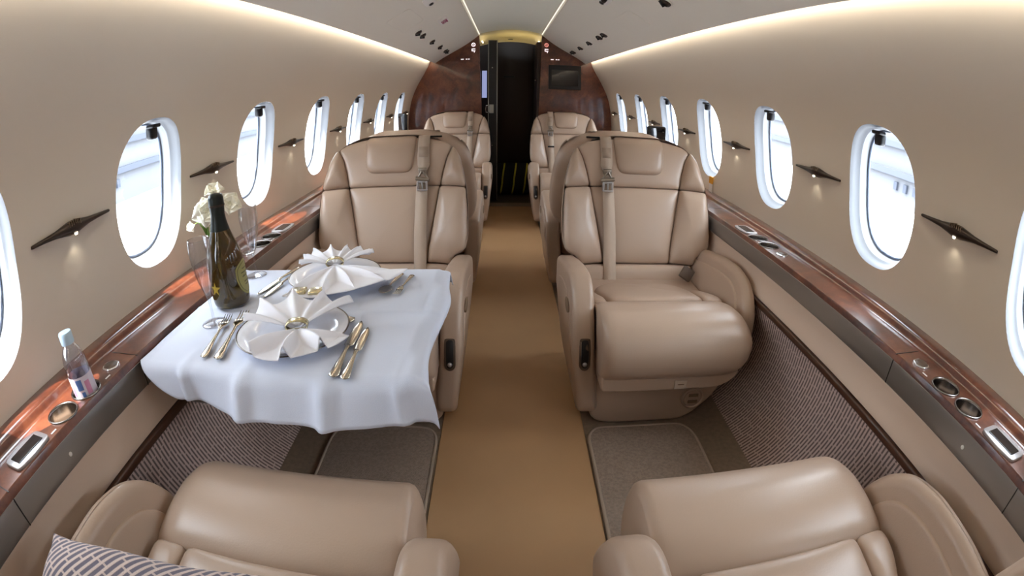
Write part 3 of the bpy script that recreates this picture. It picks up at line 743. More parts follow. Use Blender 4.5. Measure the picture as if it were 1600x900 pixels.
ve = MB()
ve.add(*box((-.62, 5.15, .85), (.02, .9, 1.8))); ve.add(*box((.32, 5.15, .85), (.02, .9, 1.8))); ve.add(*box((0, 5.62, .85), (1.3, .02, 1.8))); ve.add(*box((-.15, 5.15, 1.72), (1.0, .95, .02)))
o = ve.obj('wall_vestibule', M['bulk_dark'], smooth=False); struct(o, 'dark panelled walls of the vestibule behind the doorway', 'wall')
o = mesh('floor_vestibule', *box((-.15, 5.15, -.012), (.98, .95, .02)), M['dark_floor'], smooth=False); struct(o, 'dark carpet of the vestibule floor', 'floor')
# dark door leaf closing most of the vestibule, arched top
dr = smooth_poly([(-.16, .0), (.24, .0), (.245, 1.60), (.10, 1.66), (-.04, 1.66), (-.16, 1.65)], .03, 1)
o = mesh('door_1', *prism(dr, 5.36, 5.39, 'y', .003, 2), M['bulk_dark'], sharp=40); struct(o, 'glossy dark brown door at the far end of the vestibule', 'door')
mesh('door_pull', *box((-.01, 5.355, 1.232), (.11, .012, .018), .004), M['black'], o)
jb = MB(); jb.add(*box((.268, 5.0, .78), (.05, .5, 1.55), .004)); o = jb.obj('trim_9', M['bulk_dark']); struct(o, 'dark jamb panel on the right of the doorway', 'trim')
mesh('door_stud', *lathe([(.0005, -.004), (.006, -.003), (.007, 0)], 12, (.232, 4.748, 1.18), 'y'), M['chrome'], o)
# sliding door edge on the left
sdr = empty('sliding_door', 'black edge of a half open sliding door with metal strips and a latch', 'door', (-.163, 4.79, 0))
mesh('door_edge', *box((0, 0, .79), (.085, .035, 1.56), .004), M['black'], sdr, smooth=False)
for dx in (-.040, .040): mesh('edge_strip', *box((dx, -.019, .79), (.008, .006, 1.55), .002), M['alu'], sdr)
lt = mesh('latch', *box((-.012, -.024, .903), (.045, .014, .085), .006), M['alu'], sdr)
mesh('latch_loop', *tube([(-.030, -.028, .938), (-.062, -.034, .936), (-.066, -.034, .903), (-.062, -.034, .870), (-.030, -.028, .868)], .005, 8), M['chrome'], lt)
for z in (.55, 1.30): mesh('stud', *lathe([(.0005, -.003), (.006, -.002), (.007, 0)], 12, (-.005, -.019, z), 'y'), M['chrome'], sdr)
o = struct(mesh('window_19', *box((-.262, 5.30, 1.15), (.05, .006, .29), .006), emis('dim_blue_daylight', (.45, .5, .85, 1), .55)), 'narrow bluish window glimpsed past the sliding door', 'window')
# duffel bag on the vestibule floor
bag = empty('duffel_bag', 'black duffel bag with yellow straps on the vestibule floor', 'bag', (.045, 5.17, 0)); bag.scale = (1.02, 1.25, 1.38)
mesh('body', *grid(lambda u, v: ((-.5 + v) * .40, .115 * math.copysign(abs(math.cos(2 * PI * u)) ** .75, math.cos(2 * PI * u)) * (1 - abs(2 * v - 1) ** 8 * .25), .118 + .115 * math.copysign(abs(math.sin(2 * PI * u)) ** .75, math.sin(2 * PI * u)) * (1 - abs(2 * v - 1) ** 8 * .25)), 36, 15, cu=True), M['bagblack'], bag)
for x in (-.115, .0, .11):
    mesh('strap', *grid(lambda u, v: (x + (v - .5) * .016 + .022 * math.cos(PI * u), -.119 * math.copysign(abs(math.cos(PI * (u - .5) * .95)) ** .75, 1), .118 - .119 * math.copysign(abs(math.sin(PI * (u - .5) * .95)) ** .75, math.sin(PI * (u - .5)))), 24, 2), M['yellow'], bag)
# screen and signs on the bulkhead
scr = empty('wall_screen', 'flat black screen set into the right burl bulkhead', 'screen', (.498, Y_BULK, 1.215))
mesh('bezel', *box((0, -.006, 0), (.30, .012, .23), .004), M['black'], scr, smooth=False); mesh('display', *box((0, -.0115, -.008), (.245, .003, .150), .001), M['screen'], scr, smooth=False)
for sd, mm in ((-1, 'lit'), (1, 'litred')):
    s = empty('cabin_sign', 'small lit no-smoking and seat-belt sign on the %s bulkhead beside the doorway' % ('left' if sd < 0 else 'right'), 'sign', (sd * (.338 if sd < 0 else .327), Y_BULK - .003, 1.492)); s.scale = (1.3, 1, 1.3)
    a = MB(); a.add(*lathe([(.009, -.001), (.015, -.001), (.015, .001), (.009, .001), (.009, -.001)], 20, (0, 0, .022), 'y')); a.add(*box((0, -.001, .022), (.026, .002, .004), rot=Matrix.Rotation(.8, 3, 'Y'))); a.obj('smoking_symbol', M[mm], s)
    a = MB()
    for dz in (-.010, -.024): a.add(*box((0, -.001, dz), (.026, .002, .006)))
    a.add(*box((-.010, -.001, -.017), (.006, .002, .020))); a.add(*box((.006, -.001, -.031), (.005, .002, .012))); a.obj('belt_symbol', M['lit'], s)
    d = empty('indicator_lights', 'row of three small white indicator lights on the %s bulkhead' % ('left' if sd < 0 else 'right'), 'light', (sd * .41, Y_BULK - .002, 1.382)); d.scale = (1.15, 1, 1.3)
    for dx, w in ((-.026, .022), (.008, .012), (.026, .012)): mesh('indicator', *box((dx * (1 if sd > 0 else 1), 0, 0), (w, .003, .006)), M['lit'], d, smooth=False)

# ------------------------------------------------------------------ reading lights on the walls
def dart():
    r = empty('reading_light', 'x', 'reading light', (0, 0, 0), 0, 'dart shaped reading lights between the windows')
    st = [(-.132, .0042, .004), (-.128, .0052, .005), (-.09, .0072, .007), (-.055, .0105, .010), (-.03, .0160, .014), (-.012, .0205, .018), (0, .0210, .019), (.012, .0205, .018), (.03, .0160, .014), (.055, .0105, .010), (.09, .0072, .007), (.128, .0052, .005), (.132, .0042, .004)]
    V = []; F = []; n = 12
    for y, hz, tx in st:
        hz *= .74
        for k in range(n):
            a = 2 * PI * k / n; V.append((-max(-.002, tx * math.cos(a)), y, hz * math.sin(a)))
    for i in range(len(st) - 1):
        for k in range(n): F.append((i * n + k, i * n + (k + 1) % n, (i + 1) * n + (k + 1) % n, (i + 1) * n + k))
    F += [tuple(range(n)), tuple(range(len(V) - n, len(V)))]
    body = mesh('body', V, F, M['bronze'], r, sharp=60)
    for k in range(-3, 4): mesh('fin', *box((-.014 + abs(k) * .001, k * .006, .0125 - abs(k) * .0012), (.010, .0018, .011), .0006), M['nickel'], body, smooth=False)
    mesh('lens', *lathe([(.0005, -.0165), (.003, -.0163), (.004, -.015), (.0045, -.011)], 14, (-.012, 0, 0)), M['glow'], r)
    return r
d0 = dart(); first = True
ordn = ['between the nearest and second windows', 'between the second and third windows', 'between the third and fourth windows', 'between the fourth and fifth windows', 'between the fifth and sixth windows', 'between the sixth and seventh windows', 'next to the bulkhead']
for sd, nm in ((1, 'right'), (-1, 'left')):
    for k in range(7):
        r = d0 if first else dup(d0); first = False
        x, z = wall_xz(S_WIN); r.location = (sd * (x - .002), .713 + WPITCH * k, .900); r.rotation_euler = (0, 0, 0 if sd > 0 else PI)
        r['label'] = 'dark dart shaped reading light on the %s wall, %s' % (nm, ordn[k])
        l = bpy.data.lights.new('reading_lamp', 'SPOT'); l.energy = .028; l.spot_size = 1.9; l.spot_blend = .8; l.color = (1, .9, .7); l.shadow_soft_size = .005
        q = bpy.data.objects.new('reading_lamp', l); COL.objects.link(q); q.location = (sd * (x - .018), .713 + WPITCH * k, .868)
        q.rotation_euler = Vector((sd * .45, 0, -1)).to_track_quat('-Z', 'Y').to_euler()

# ------------------------------------------------------------------ things on the ceiling panels
def ceil_frame(sd, x):
    z = float(np.interp(x, _c[::-1, 0], _c[::-1, 1])); z2 = float(np.interp(x - .02, _c[::-1, 0], _c[::-1, 1])); z1 = float(np.interp(x + .02, _c[::-1, 0], _c[::-1, 1]))
    t = Vector((-sd * .04, 0, z2 - z1)).normalized()        # towards the centre line, up the slope
    nrm = Vector((0, 1, 0)).cross(t); 
    if nrm.z > 0: nrm = -nrm
    return z, t, nrm
def on_ceiling(o, sd, x, y, spin=0.0):
    z, t, nrm = ceil_frame(sd, x); ay = Vector((0, 1, 0)); ax = ay.cross(nrm)     # local z points down into the cabin
    R = Matrix(((ax.x, ay.x, nrm.x), (ax.y, ay.y, nrm.y), (ax.z, ay.z, nrm.z))) @ Matrix.Rotation(spin, 3, 'Z')
    o.matrix_world = Matrix.Translation((sd * x, y, z)) @ R.to_4x4()
def nozzle():
    r = empty('air_nozzle', 'x', 'air nozzle', (0, 0, 0), 0, 'swivelling air nozzles and lamps on the ceiling')
    mesh('base_ring', *lathe([(.012, .0), (.024, .0), (.025, .003), (.020, .006), (.012, .006)], 28), M['ceil'], r)
    b = mesh('ball', *lathe([(.019, .001), (.020, .008), (.017, .016), (.011, .020), (.009, .015), (.0005, .014)], 28), M['bronze'], r)
    mesh('fin', *box((.012, .004, .018), (.030, .005, .016), .002, rot=Matrix.Rotation(.45, 3, 'Y')), M['black'], b)
    return r
nz = nozzle(); first = True
for sd, nm, ys in ((-1, 'left', (2.92, 3.08, 3.48, 3.90, 4.26, 4.36)), (1, 'right', (1.80, 3.00, 3.15, 3.54, 3.97, 4.38, 4.46))):
    for i, y in enumerate(ys):
        r = nz if first else dup(nz); first = False; on_ceiling(r, sd, .543, y, 0.0 if sd < 0 else PI * 0)
        if sd > 0 and i == 0: lab = 'single dark air nozzle at the top edge of the picture, on the right ceiling panel'
        else:
            k = i if sd < 0 else i - 1
            lab = 'dark air nozzle on the %s ceiling panel, %s of six counting from the camera' % (nm, ['first', 'second', 'third', 'fourth', 'fifth', 'sixth'][k])
        r['label'] = lab
def capsule(sd, x, y, L, W, h, name, m, par=None):
    pts = [(-W / 2, -L / 2), (W / 2, -L / 2), (W / 2, L / 2), (-W / 2, L / 2)]
    o = mesh(name, *prism(smooth_poly(pts, .012, 5), -.001, h, 'z', min(.002, h / 2), 2), M[m], par, sharp=40); return o
ex = empty('exit_sign', 'white wedge EXIT sign with red letters on the left ceiling panel', 'sign'); 
mesh('housing', *box((0, 0, .008), (.060, .135, .016), .003), M['white'], ex, sharp=40)
cu = bpy.data.curves.new('letters', 'FONT'); cu.body = 'EXIT'; cu.size = .050; cu.align_x = 'CENTER'; cu.align_y = 'CENTER'; cu.extrude = .0006; cu.offset = .0012
tmp = bpy.data.objects.new('letters', cu); COL.objects.link(tmp); bpy.context.view_layer.update()
me = bpy.data.meshes.new_from_object(tmp.evaluated_get(bpy.context.evaluated_depsgraph_get())); bpy.data.objects.remove(tmp)
te = link('letters', me, M['red'], ex, smooth=False); te.location = (0, 0, .0168); te.rotation_euler = (0, 0, PI / 2); te.scale = (1, 1, 1)
on_ceiling(ex, -1, .412, 3.02)
for sd, x, y, nm, lab in ((-1, .403, 2.40, 'service_panel', 'white service panel with a black knob at the top of the left ceiling panel'), (1, .405, 2.30, 'service_panel', 'white oblong panel with two black switches at the top of the right ceiling panel')):
    s = empty(nm, lab, 'panel'); capsule(sd, x, y, .16, .055, .006, 'plate', 'white', s)
    for dy in ((.055,) if sd < 0 else (.02, .062)): mesh('switch', *lathe([(.0005, .014), (.010, .013), (.013, .008), (.013, .004)], 20, (0, dy, 0)), M['black'], s)
    if sd > 0: mesh('switch', *box((0, -.012, .009), (.022, .05, .008), .003), M['black'], s)
    on_ceiling(s, sd, x, y)
for sd, x, y, L, W, lab in ((-1, .535, 2.52, .42, .13, 'flush rounded access panel on the left ceiling panel, near the air nozzles'), (1, .552, 2.40, .36, .125, 'flush rounded access panel on the right ceiling panel'),):
    p = empty('access_panel', lab, 'access panel', (0, 0, 0), 0, 'flush access panels in the ceiling')
    pts = smooth_poly([(-W / 2, -L / 2), (W / 2, -L / 2), (W / 2, L / 2), (-W / 2, L / 2)], .015, 5)
    mesh('cover', *prism(pts * .985, -.0005, .0012, 'z', .0005, 1), M['ceil'], p, sharp=40); pp = [(a, b, .0005) for a, b in pts]
    mesh('shadow_gap', *tube(pp + pp[:2], .0010, 6, False), M['ceil'], p)
    on_ceiling(p, sd, x, y)

# ------------------------------------------------------------------ personal screens and tag
for sd, loc, rz, tilt, lab in ((1, (.792, 2.72, .845), .12, 0.0, 'black personal screen behind the right seats, in front of the third window from the bulkhead'), (-1, (-.782, 3.62, .850), -1.0, 0.10, 'thin black personal screen tilted against the last left window')):
    r = empty('personal_screen', lab, 'screen', loc, rz)
    mesh('case', *box((0, 0, 0), (.112 if sd > 0 else .13, .026, .125 if sd > 0 else .15), .010), M['black'], r, sharp=50); mesh('display', *box((0, -.0125, .004), (.092, .003, .098), .003), M['screen'], r)
    mesh('arm', *tube([(0, .014, -.05), (0, .02, -.12), (sd * .02, .02, -.212)], .009, 10), M['black'], r)
r = empty('hanging_tag', 'small amber and white card hanging on the right wall below the window', 'tag', (.944, 2.245, .685), 0)
mesh('amber_card', *box((0, 0, .012), (.003, .045, .034)), M['tag_yellow'], r, smooth=False); mesh('white_card', *box((0, -.004, -.024), (.003, .040, .040)), M['white'], r, smooth=False)

# ------------------------------------------------------------------ the laid table
TZ = .604
tb = empty('folding_table', 'fold-out table under the white cloth on the left', 'table', (-.485, .96, 0))
mesh('tabletop', *box((-.006, -.005, TZ - .016), (.57, .51, .026), .008), M['burl'], tb, sharp=40); mesh('support', *box((-.25, 0, .50), (.10, .30, .14), .01), M['steel'], tb, sharp=40)
def cloth(u, v):
    # u across (ledge -> aisle), v along (near hem -> far hem); lengths in metres of cloth
    y_0 = .612 + .088 * max(0, 1 - u / .16) ** 1.2; x = -.795 + .642 * u; y = y_0 + (1.285 - y_0) * v
    ex_, en, ef = max(0, x + .203), max(0, .702 - y), max(0, y - 1.225)
    z = TZ + .0035
    wav = math.sin(u * 17 + .8) * .5 + math.sin(u * 9.3 + 2.1) * .6
    def drop(e, R=.022):
        a = min(e, R * 1.4); rest = max(0, e - a); th = a / R
        return R * math.sin(th) + rest * .18, R * (1 - math.cos(th)) + rest * .97
    px, pz = drop(ex_); qx, qz = drop(en); rx, rz_ = drop(ef)
    X = (x if ex_ <= 0 else -.203 + px * 1.25); Y = y
    if en > 0: Y = .702 - qx
    if ef > 0: Y = 1.225 + rx
    z -= max(pz * .62, qz, rz_) if min(ex_, max(en, ef)) <= 0 else (max(qz, rz_) * .95 + pz * .35)
    if en > 0:
        k = min(1, en / .09); Y += (-.022 * wav - .006) * k; X += .012 * math.sin(u * 15) * k
        z -= k * (.010 * math.sin(u * 6.5 + 4.1) + (.018 * max(0, u - .78) / .22))
        if ex_ > 0: X += .004 * k * ex_ / .05
    if ex_ > 0: z += .007 * math.sin(v * 13) ; X += .010 * math.sin(v * 11 + 1.0) * min(1, ex_ / .05)
    z += .0012 * math.sin(x * 31 + 3 * math.sin(y * 9)) * math.sin(y * 23) * (1 if en + ex_ + ef == 0 else 0)
    z += .002 * math.exp(-((x + .53 + (y - .8) * .25) / .012) ** 2) * max(0, min(1, (.86 - y) / .1))
    for (u0, w0, a0, t0) in ((.20, .020, .016, .1), (.43, .024, .020, -.12), (.70, .030, .018, .1), (.90, .018, .012, .0)):
        g = math.exp(-((u - u0 - t0 * min(en, .1)) / w0) ** 2)
        if en > 0: Y -= a0 * g * min(1, en / .03); z += .004 * g
        elif y < .80: z += .0035 * g * max(0, 1 - (y - .70) / .10)
    z += .0016 * math.exp(-((y - .965) / .005) ** 2) + .0014 * math.exp(-((x + .36) / .006) ** 2)
    if x < -.785: z += 0.002
    return (X, Y, z)
V, F = grid(cloth, 80, 96); me_o = mesh('tablecloth', V, F, M['cloth'], recalc=False)
tag(me_o, 'white linen cloth draped over the fold-out table', 'tablecloth')
sm = me_o.modifiers.new('thickness', 'SOLIDIFY'); sm.thickness = .0016; sm.offset = -1
CT = TZ + .0052                                           # top of the cloth

# plates
def plate():
    r = empty('dinner_plate', 'x', 'plate', (0, 0, 0), 0, 'place settings on the white cloth')
    mesh('dish', *lathe([(.0005, .005), (.075, .005), (.084, .008), (.095, .0125), (.121, .0185), (.1225, .0178), (.121, .0162), (.093, .009), (.080, .002), (.070, 0), (.0005, .001)], 72), M['china'], r)
    mesh('rim_band', *lathe([(.1195, .0184), (.1212, .0190), (.1228, .0180), (.1222, .0168)], 72), M['rim'], r)
    return r
p1 = plate(); p1.location = (-.468, .842, CT); p1['label'] = 'white plate with a dark rim at the near setting, partly under a napkin'
dup(p1, (-.474, 1.152, CT), 0, 'white plate with a dark rim at the far setting, under the bigger napkin fan')

# napkins: pleated fans gathered in a ring
def napkin(name, label, loc, fans):
    r = empty('folded_napkin', label, 'napkin', loc, 0, 'fan folded napkins')
    for (a0, a1, R, n, amp, lift, curl, m_) in fans:
        def f(u, v, a0=a0, a1=a1, R=R, n=n, amp=amp, lift=lift, curl=curl):
            a = math.radians(a0 + (a1 - a0) * u); ph = u * n * PI
            tri = math.sin(ph); rr = .008 + R * v * (1 + .09 * math.sin(a * 3.0 + 1.1))
            h = amp * tri * (v ** 1.15) + lift * v - curl * v ** 3 + .003
            wig = .16 * R * math.cos(ph) * v * v
            return (rr * math.cos(a) - wig * math.sin(a) * .6, rr * math.sin(a) + wig * math.cos(a) * .6, max(h, -.010 + .004 * v))
        o = mesh('fan', *grid(f, 110, 22), M['napkin'], r, recalc=False); s = o.modifiers.new('thickness', 'SOLIDIFY'); s.thickness = .0016
    ring = mesh('napkin_ring', *grid(lambda u, v: (.024 * math.cos(2 * PI * u), (v - .5) * .020, .010 + .013 * math.sin(2 * PI * u)), 36, 4, cu=True), M['gold'], r)
    s = ring.modifiers.new('thickness', 'SOLIDIFY'); s.thickness = .002; ring.rotation_euler = (0, 0, 0.25)
    return r
napkin('n1', 'white napkin fan in a gold ring on the near plate', (-.445, .822, CT + .024), [(36, 192, .120, 9, .015, .038, .020, 0), (226, 350, .100, 6, .024, .010, .018, 0)])
napkin('n2', 'white napkin fan in a gold ring on the far plate', (-.474, 1.165, CT + .032), [(22, 206, .092, 13, .011, .030, .015, 0), (243, 352, .176, 8, .017, .004, .030, 0)])

# cutlery
def loft(st, n=10):
    """stations (along, half width, centre height, half thickness)"""
    V = []; F = []
    for y, w, z, t in st:
        for k in range(n):
            a = 2 * PI * k / n; V.append((w * math.cos(a), y, z + t * math.sin(a)))
    for i in range(len(st) - 1):
        for k in range(n): F.append((i * n + k, i * n + (k + 1) % n, (i + 1) * n + (k + 1) % n, (i + 1) * n + k))
    F += [tuple(range(n)), tuple(range(len(V) - n, len(V)))]
    return V, F
HANDLE = [(0, .004, .004, .002), (.004, .010, .004, .003), (.02, .0095, .0045, .0030), (.05, .0065, .005, .0030), (.085, .0040, .006, .0027), (.105, .0034, .006, .0025)]
def knife(s=1.0):
    r = empty('table_knife', 'x', 'knife', (0, 0, 0), 0, 'silver cutlery on the white cloth')
    mesh('handle', *loft([(y, w, z, t) for y, w, z, t in HANDLE[:-1]] + [(.100, .0048, .006, .003), (.108, .005, .006, .0028)]), M['silver'], r)
    mesh('blade', *loft([(.106, .005, .005, .0018), (.112, .0095, .004, .0012), (.15, .0105, .0035, .0010), (.185, .0095, .003, .0009), (.205, .006, .003, .0008), (.216, .001, .003, .0006)]), M['silver'], r)
    r.scale = (s, s, s); return r
def fork(s=1.0):
    r = empty('table_fork', 'x', 'fork', (0, 0, 0), 0, 'silver cutlery on the white cloth')
    mesh('handle', *loft(HANDLE + [(.122, .004, .008, .0022), (.130, .009, .009, .0018), (.140, .0118, .008, .0016), (.150, .0120, .007, .0014)]), M['silver'], r)
    mb = MB()
    for k in range(4):
        x = -.0095 + k * .00633; V, F = loft([(.148, .0021, .007, .0013), (.165, .0019, .005, .0012), (.18, .0017, .0055, .0011), (.196, .0008, .009, .0007)], 6); mb.add([(p[0] + x, p[1], p[2]) for p in V], F)
    mb.obj('tines', M['silver'], r); r.scale = (s, s, s); return r
def spoon(s=1.0):
    r = empty('dessert_spoon', 'x', 'spoon', (0, 0, 0), 0, 'silver cutlery on the white cloth')
    mesh('handle', *loft(HANDLE + [(.112, .0036, .006, .002)]), M['silver'], r)
    def bowl(u, v):
        a = 2 * PI * u; y = .136 + .027 * v * math.cos(a); x = .0185 * v * math.sin(a) * (1 - .12 * math.cos(a)); return (x, y, .0012 + .0075 * v * v)
    o = mesh('bowl', *grid(bowl, 32, 8, cu=True), M['silver'], r); q = o.modifiers.new('thickness', 'SOLIDIFY'); q.thickness = .0014
    r.scale = (s, s, s); return r
def lay(o, tail, head, label, L0):
    """put the handle end at tail and point it at head"""
    d = Vector((head[0] - tail[0], head[1] - tail[1])); o.location = (tail[0], tail[1], CT); o.rotation_euler = (0, 0, math.atan2(-d.x, d.y)); s = d.length / L0; o.scale = (s, s, s); o['label'] = label
k1 = knife(); lay(k1, (-.330, .690), (-.335, .908), 'large table knife right of the near plate, closer to the napkin', .216)
lay(dup(k1), (-.308, .685), (-.314, .880), 'smaller table knife right of the near plate, on the aisle side', .216)
f1 = fork(); lay(f1, (-.630, .728), (-.668, .915), 'fork left of the near plate, nearest the window, fully in view', .196)
lay(dup(f1), (-.592, .725), (-.632, .935), 'fork left of the near plate, its middle covered by the napkin', .196)
s1 = spoon(); lay(s1, (-.352, .905), (-.548, .985), 'dessert spoon lying across behind the near plate under the napkin', .163)
lay(dup(k1), (-.612, 1.235), (-.655, 1.045), 'longer knife left of the far plate, nearest the flute', .216)
lay(dup(k1), (-.601, 1.205), (-.628, 1.025), 'shorter knife left of the far plate, closest to the shakers', .216)
lay(dup(s1), (-.303, 1.185), (-.322, 1.045), 'spoon right of the far plate, beside the napkin', .163)
lay(dup(f1), (-.272, 1.175), (-.290, 1.045), 'small fork right of the far plate, nearest the aisle', .196)

# salt and pepper
for i, (x, lab) in enumerate(((-.512, 'small glass salt shaker with a gold cap between the plates, on the left'), (-.470, 'small glass pepper shaker with a gold cap between the plates, on the right'))):
    r = empty('shaker', lab, 'shaker', (x, 1.003, CT), .15, 'salt and pepper shakers')
    mesh('glass_body', *box((0, 0, .011), (.032, .032, .022), .005), M['glass'], r); c = mesh('cap', *box((0, 0, .0285), (.034, .034, .012), .004), M['gold'], r); mesh('cap_hole', *lathe([(.0004, .0352), (.002, .0350), (.002, .0343)], 10), M['white'], c)

# champagne bottle
bt = empty('champagne_bottle', 'dark green champagne bottle with a shield label on the white cloth', 'bottle', (-.703, .995, CT)); bt.scale = (1.04, 1.04, .955)
BP = [(.0005, .010), (.030, .004), (.040, .0), (.0455, .004), (.0468, .012), (.0468, .095), (.0462, .115), (.0435, .135), (.037, .158), (.0285, .180), (.0215, .202), (.0178, .222), (.0160, .245), (.0155, .262), (.0165, .265), (.0165, .272), (.013, .275), (.0005, .275)]
mesh('glass', *lathe([tuple(q) for q in smooth_poly(BP, .008, 2, closed=False)], 48), M['bottle'], bt)
mesh('foil', *lathe([(.0240, .196), (.0216, .206), (.0188, .220), (.0174, .236), (.0185, .252), (.0190, .262), (.0186, .276), (.0165, .283), (.0100, .286), (.0005, .287)], 36), M['foil'], bt)
mesh('wire_hood', *lathe([(.0192, .254), (.0200, .256), (.0200, .258), (.0192, .260)], 36), M['bronze'], bt)
BPs = smooth_poly(BP, .008, 2, closed=False)
def on_bottle(u, z, e):
    rr = .0468 if z < .095 else float(np.interp(z, [.095, .115, .135], [.0468, .0462, .0435])); a = math.radians(10) + u / .0468; return ((rr + e) * math.cos(a), (rr + e) * math.sin(a), z)
SH = [(-.034, .100), (-.018, .112), (0, .118), (.018, .112), (.034, .100), (.034, .070), (.026, .045), (.012, .030), (0, .024), (-.012, .030), (-.026, .045), (-.034, .070)]
lb = mesh('label', *puff(SH, .0003, .005, 0, lambda u, v, h: on_bottle(u, v, .0006 + h), skirt=.0005, step=.006, it=1), M['shield'], bt)
P = smooth_poly(SH, .006, 1); c = P.mean(0); mesh('label_border', *tube([on_bottle(*((p - c) * .86 + c), .0012) for p in P] + [on_bottle(*((P[0] - c) * .86 + c), .0012)], .0006, 6), M['shield_line'], lb)
mb = MB()
for z, w in ((.094, .026), (.084, .036), (.074, .030), (.060, .022), (.052, .018)): mb.add(*grid(lambda u, v: on_bottle(-w / 2 + w * u, z + .003 * v, .0012), 10, 2))
mb.obj('label_print', M['shield_line'], lb)
star = [(.017 * (1 if k % 2 == 0 else .38) * math.cos(2 * PI * k / 10 + PI / 2), .058 + .019 * (1 if k % 2 == 0 else .38) * math.sin(2 * PI * k / 10 + PI / 2)) for k in range(10)]
mesh('star_label', [on_bottle(u - .0940, z, .0006) for u, z in star] + [on_bottle(-.0940, .058, .0006)], [(k, (k + 1) % 10, 10) for k in range(10)], M['star'], bt, smooth=False)

# champagne flutes
def flute():
    r = empty('champagne_flute', 'x', 'glass', (0, 0, 0), 0, 'champagne flutes')
    mesh('bowl', *lathe([tuple(q) for q in smooth_poly([(.0036, .056), (.0085, .072), (.0175, .100), (.0248, .135), (.0280, .165), (.0262, .200), (.0253, .200), (.0271, .165), (.0239, .135), (.0166, .101), (.0074, .074), (.0005, .066)], .006, 1, closed=False)], 40), M['glass'], r)
    mesh('stem', *lathe([(.0040, .060), (.0031, .052), (.0026, .035), (.0034, .014), (.008, .005)], 20), M['glass'], r)
    mesh('foot', *lathe([(.0005, .0055), (.010, .0045), (.024, .0022), (.031, .0012), (.0312, .0004), (.0005, .0002)], 40), M['glass'], r)
    return r
g1 = flute(); g1.location = (-.695, .885, CT); g1['label'] = 'champagne flute in front of the champagne bottle, near the table edge'
dup(g1, (-.728, 1.185, CT), 0, 'champagne flute beyond the champagne bottle, by the far cup holders')

# flowers in a slim vase on the ledge
fl_ = empty('flower_vase', 'slim glass vase of white flowers on the ledge behind the bottle', 'flowers', (-.853, 1.15, .6215))
mesh('vase', *lathe([(.0005, .004), (.016, .004), (.017, .02), (.014, .07), (.017, .12), (.0158, .12), (.013, .07), (.016, .02), (.018, .0), (.0005, .0)], 28), M['glass'], fl_)
rng = random.Random(5)
def bloom(c, R, n, face, name='bloom'):
    f = Vector(face).normalized(); a = f.orthogonal().normalized(); b = f.cross(a); mb = MB()
    for layer, (k, sc, open_) in enumerate(((3, .45, .25), (4, .75, .6), (n, 1.0, 1.05))):
        for i in range(k):
            th = 2 * PI * (i + .37 * layer) / k + rng.uniform(-.15, .15); d = a * math.cos(th) + b * math.sin(th); e = f.cross(d); L = R * sc * rng.uniform(.85, 1.12); W = L * .62
            def pf(u, v):
                w = W * math.sin(PI * min(1, .08 + .92 * v) ** .8) * (u - .5) * 2
                ang = open_ * (v ** .9); out = L * v
                p = Vector(c) + d * (out * math.sin(ang + .25)) + f * (out * math.cos(ang + .25) * .9 + R * .10 * math.sin(u * 6 + i) * v) + e * w - f * (.25 * abs(w) * v) * -1
                return p
            mb.add(*grid(pf, 9, 9))
    o = mb.obj(name, M['petal'], fl_); s = o.modifiers.new('thickness', 'SOLIDIFY'); s.thickness = .0008; return o
for c, R, n, face, pt in (((.022, -.012, .190), .048, 7, (.45, -.85, .25), 0), ((.045, .0, .238), .034, 5, (.3, -.5, .8), 1), ((.088, .0, .200), .036, 5, (.6, -.65, .4), 2), ((-.044, -.01, .150), .018, 4, (.0, -.95, .1), 3)):
    bloom(c, R, n, face); mesh('stem', *tube([(0, 0, .01), (.002 * pt, .004, .11), (c[0] * .5, c[1] * .5, .16), c], .0022, 7), M['stemgreen'], fl_)
mb = MB()
for i in range(9):
    a = i * .9; mb.add(*grid(lambda u, v: (.020 * math.cos(a) * v + (u - .5) * .008 * (1 - v) * math.sin(a), .020 * math.sin(a) * v - (u - .5) * .008 * (1 - v), .09 + .012 * i * .6 + .045 * v), 3, 5))
mb.obj('leaves', M['stemgreen'], fl_)

# water bottle in the cup holder
wb = empty('water_bottle', 'small clear water bottle with a pale blue cap standing in the left cup holder', 'bottle', (-.842, .551, .600)); wb.rotation_euler = (0, -.03, 0)
WP = smooth_poly([(.0005, .002), (.022, .0), (.0275, .005), (.0275, .055), (.0268, .060), (.0280, .066), (.0280, .085), (.0255, .098), (.019, .112), (.0125, .120), (.0120, .128)], .005, 1, closed=False)
mesh('body', *lathe([tuple(q) for q in WP], 36), M['water'], wb)
lbw = mesh('label', *lathe([(.0279, .016), (.0281, .018), (.0281, .058), (.0279, .060)], 36), M['wlabel'], wb)
for a0, w, z0, z1, mm in ((-1.2, .5, .034, .056, 'wblue'), (-.5, .45, .022, .050, 'wpink'), (-1.9, .35, .022, .044, 'wpink'), (-1.0, .3, .020, .030, 'wblue')):
    mesh('print', *grid(lambda u, v: (.0284 * math.cos(a0 + w * u), .0284 * math.sin(a0 + w * u), z0 + (z1 - z0) * v), 8, 2), M[mm], lbw, recalc=False)
mesh('cap', *lathe([(.0150, .122), (.0158, .124), (.0158, .142), (.0145, .145), (.0005, .1455)], 30), M['wcap'], wb, sharp=50)

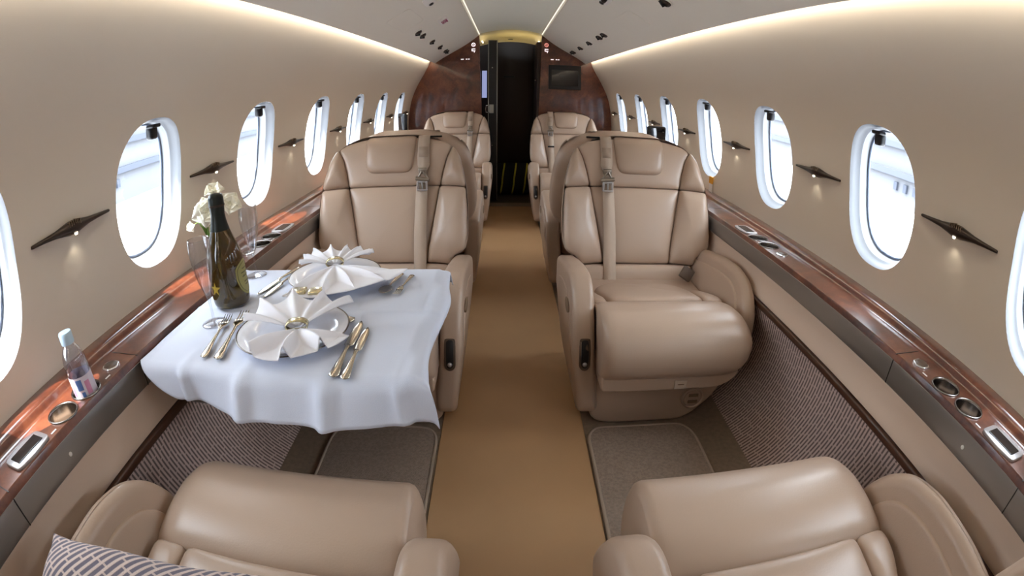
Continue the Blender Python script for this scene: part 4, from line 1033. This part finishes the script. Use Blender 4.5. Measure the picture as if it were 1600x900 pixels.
# pillow on the near left seat
def pil(u, v, s):
    a, b = 2 * u - 1, 2 * v - 1; k = .205
    t = (max(0, 1 - a * a) ** .55) * (max(0, 1 - b * b) ** .55)
    pin = 1 - .035 * (1 - a * a) * abs(b) ** 3; pin2 = 1 - .035 * (1 - b * b) * abs(a) ** 3
    return (a * k * pin2, b * .105 * pin, s * .066 * t + .004 * math.sin(a * 6) * math.sin(b * 5))
V, F = grid(lambda u, v: pil(u, v, 1), 41, 41); V2, F2 = grid(lambda u, v: pil(u, v, -1), 41, 41)
nv = len(V); me = bpy.data.meshes.new('throw_pillow'); me.from_pydata(V + V2, [], F + [tuple(i + nv for i in reversed(f)) for f in F2]); me.update()
uv = me.uv_layers.new(name='UVMap')
for lp in me.loops:
    i = lp.vertex_index % nv; a, b = divmod(i, 41); uv.data[lp.index].uv = ((a * .41 + b * .35 * .21) / 40, (b * .21 - a * .35 * .41) / 40)
pw = link('throw_pillow', me, M['weave_pillow']); tag(pw, 'brown and tan corded throw pillow on the near left seat', 'pillow')
_x = Vector((.94, .24, -.16)).normalized(); _y = Vector((-.25, .94, .16)); _y = (_y - _x * _y.dot(_x)).normalized(); _z = _x.cross(_y)
_p = Vector((-.722, .252, .556)) + _x * .205 - _y * .105
pw.matrix_world = Matrix(((_x.x, _y.x, _z.x, _p.x), (_x.y, _y.y, _z.y, _p.y), (_x.z, _y.z, _z.z, _p.z), (0, 0, 0, 1)))

# ------------------------------------------------------------------ outside
o = mesh('ground', *grid(lambda u, v: (-60 + 120 * u, -60 + 120 * v, -1.6), 2, 2), M['apron'], recalc=False); struct(o, 'bright concrete apron outside the windows', 'ground')
for sd, nm in ((-1, 'left'), (1, 'right')):
    h = empty('hangar', 'pale hangar building seen through the %s windows' % nm, 'building', (sd * 15, 6, -1.6))
    mesh('wall', *box((sd * 1, 0, 2.6), (1.0, 46, 5.2)), M['hangar'], h, smooth=False)
    for z in (1.30, 2.45, 3.7): mesh('beam', *box((sd * .35, 0, z), (.3, 46, .24)), M['hangar_grey'], h, smooth=False)
    lv0 = mesh('louvre', *box((0, 0, 0), (.12, .20, .34)), M['hangar_grey'], h, smooth=False); lv0.location = (sd * .42, -15 * .62, .80)
    for k in range(-14, 16):
        c = lv0.copy(); COL.objects.link(c); c.location = (sd * .42, k * .62, .80)
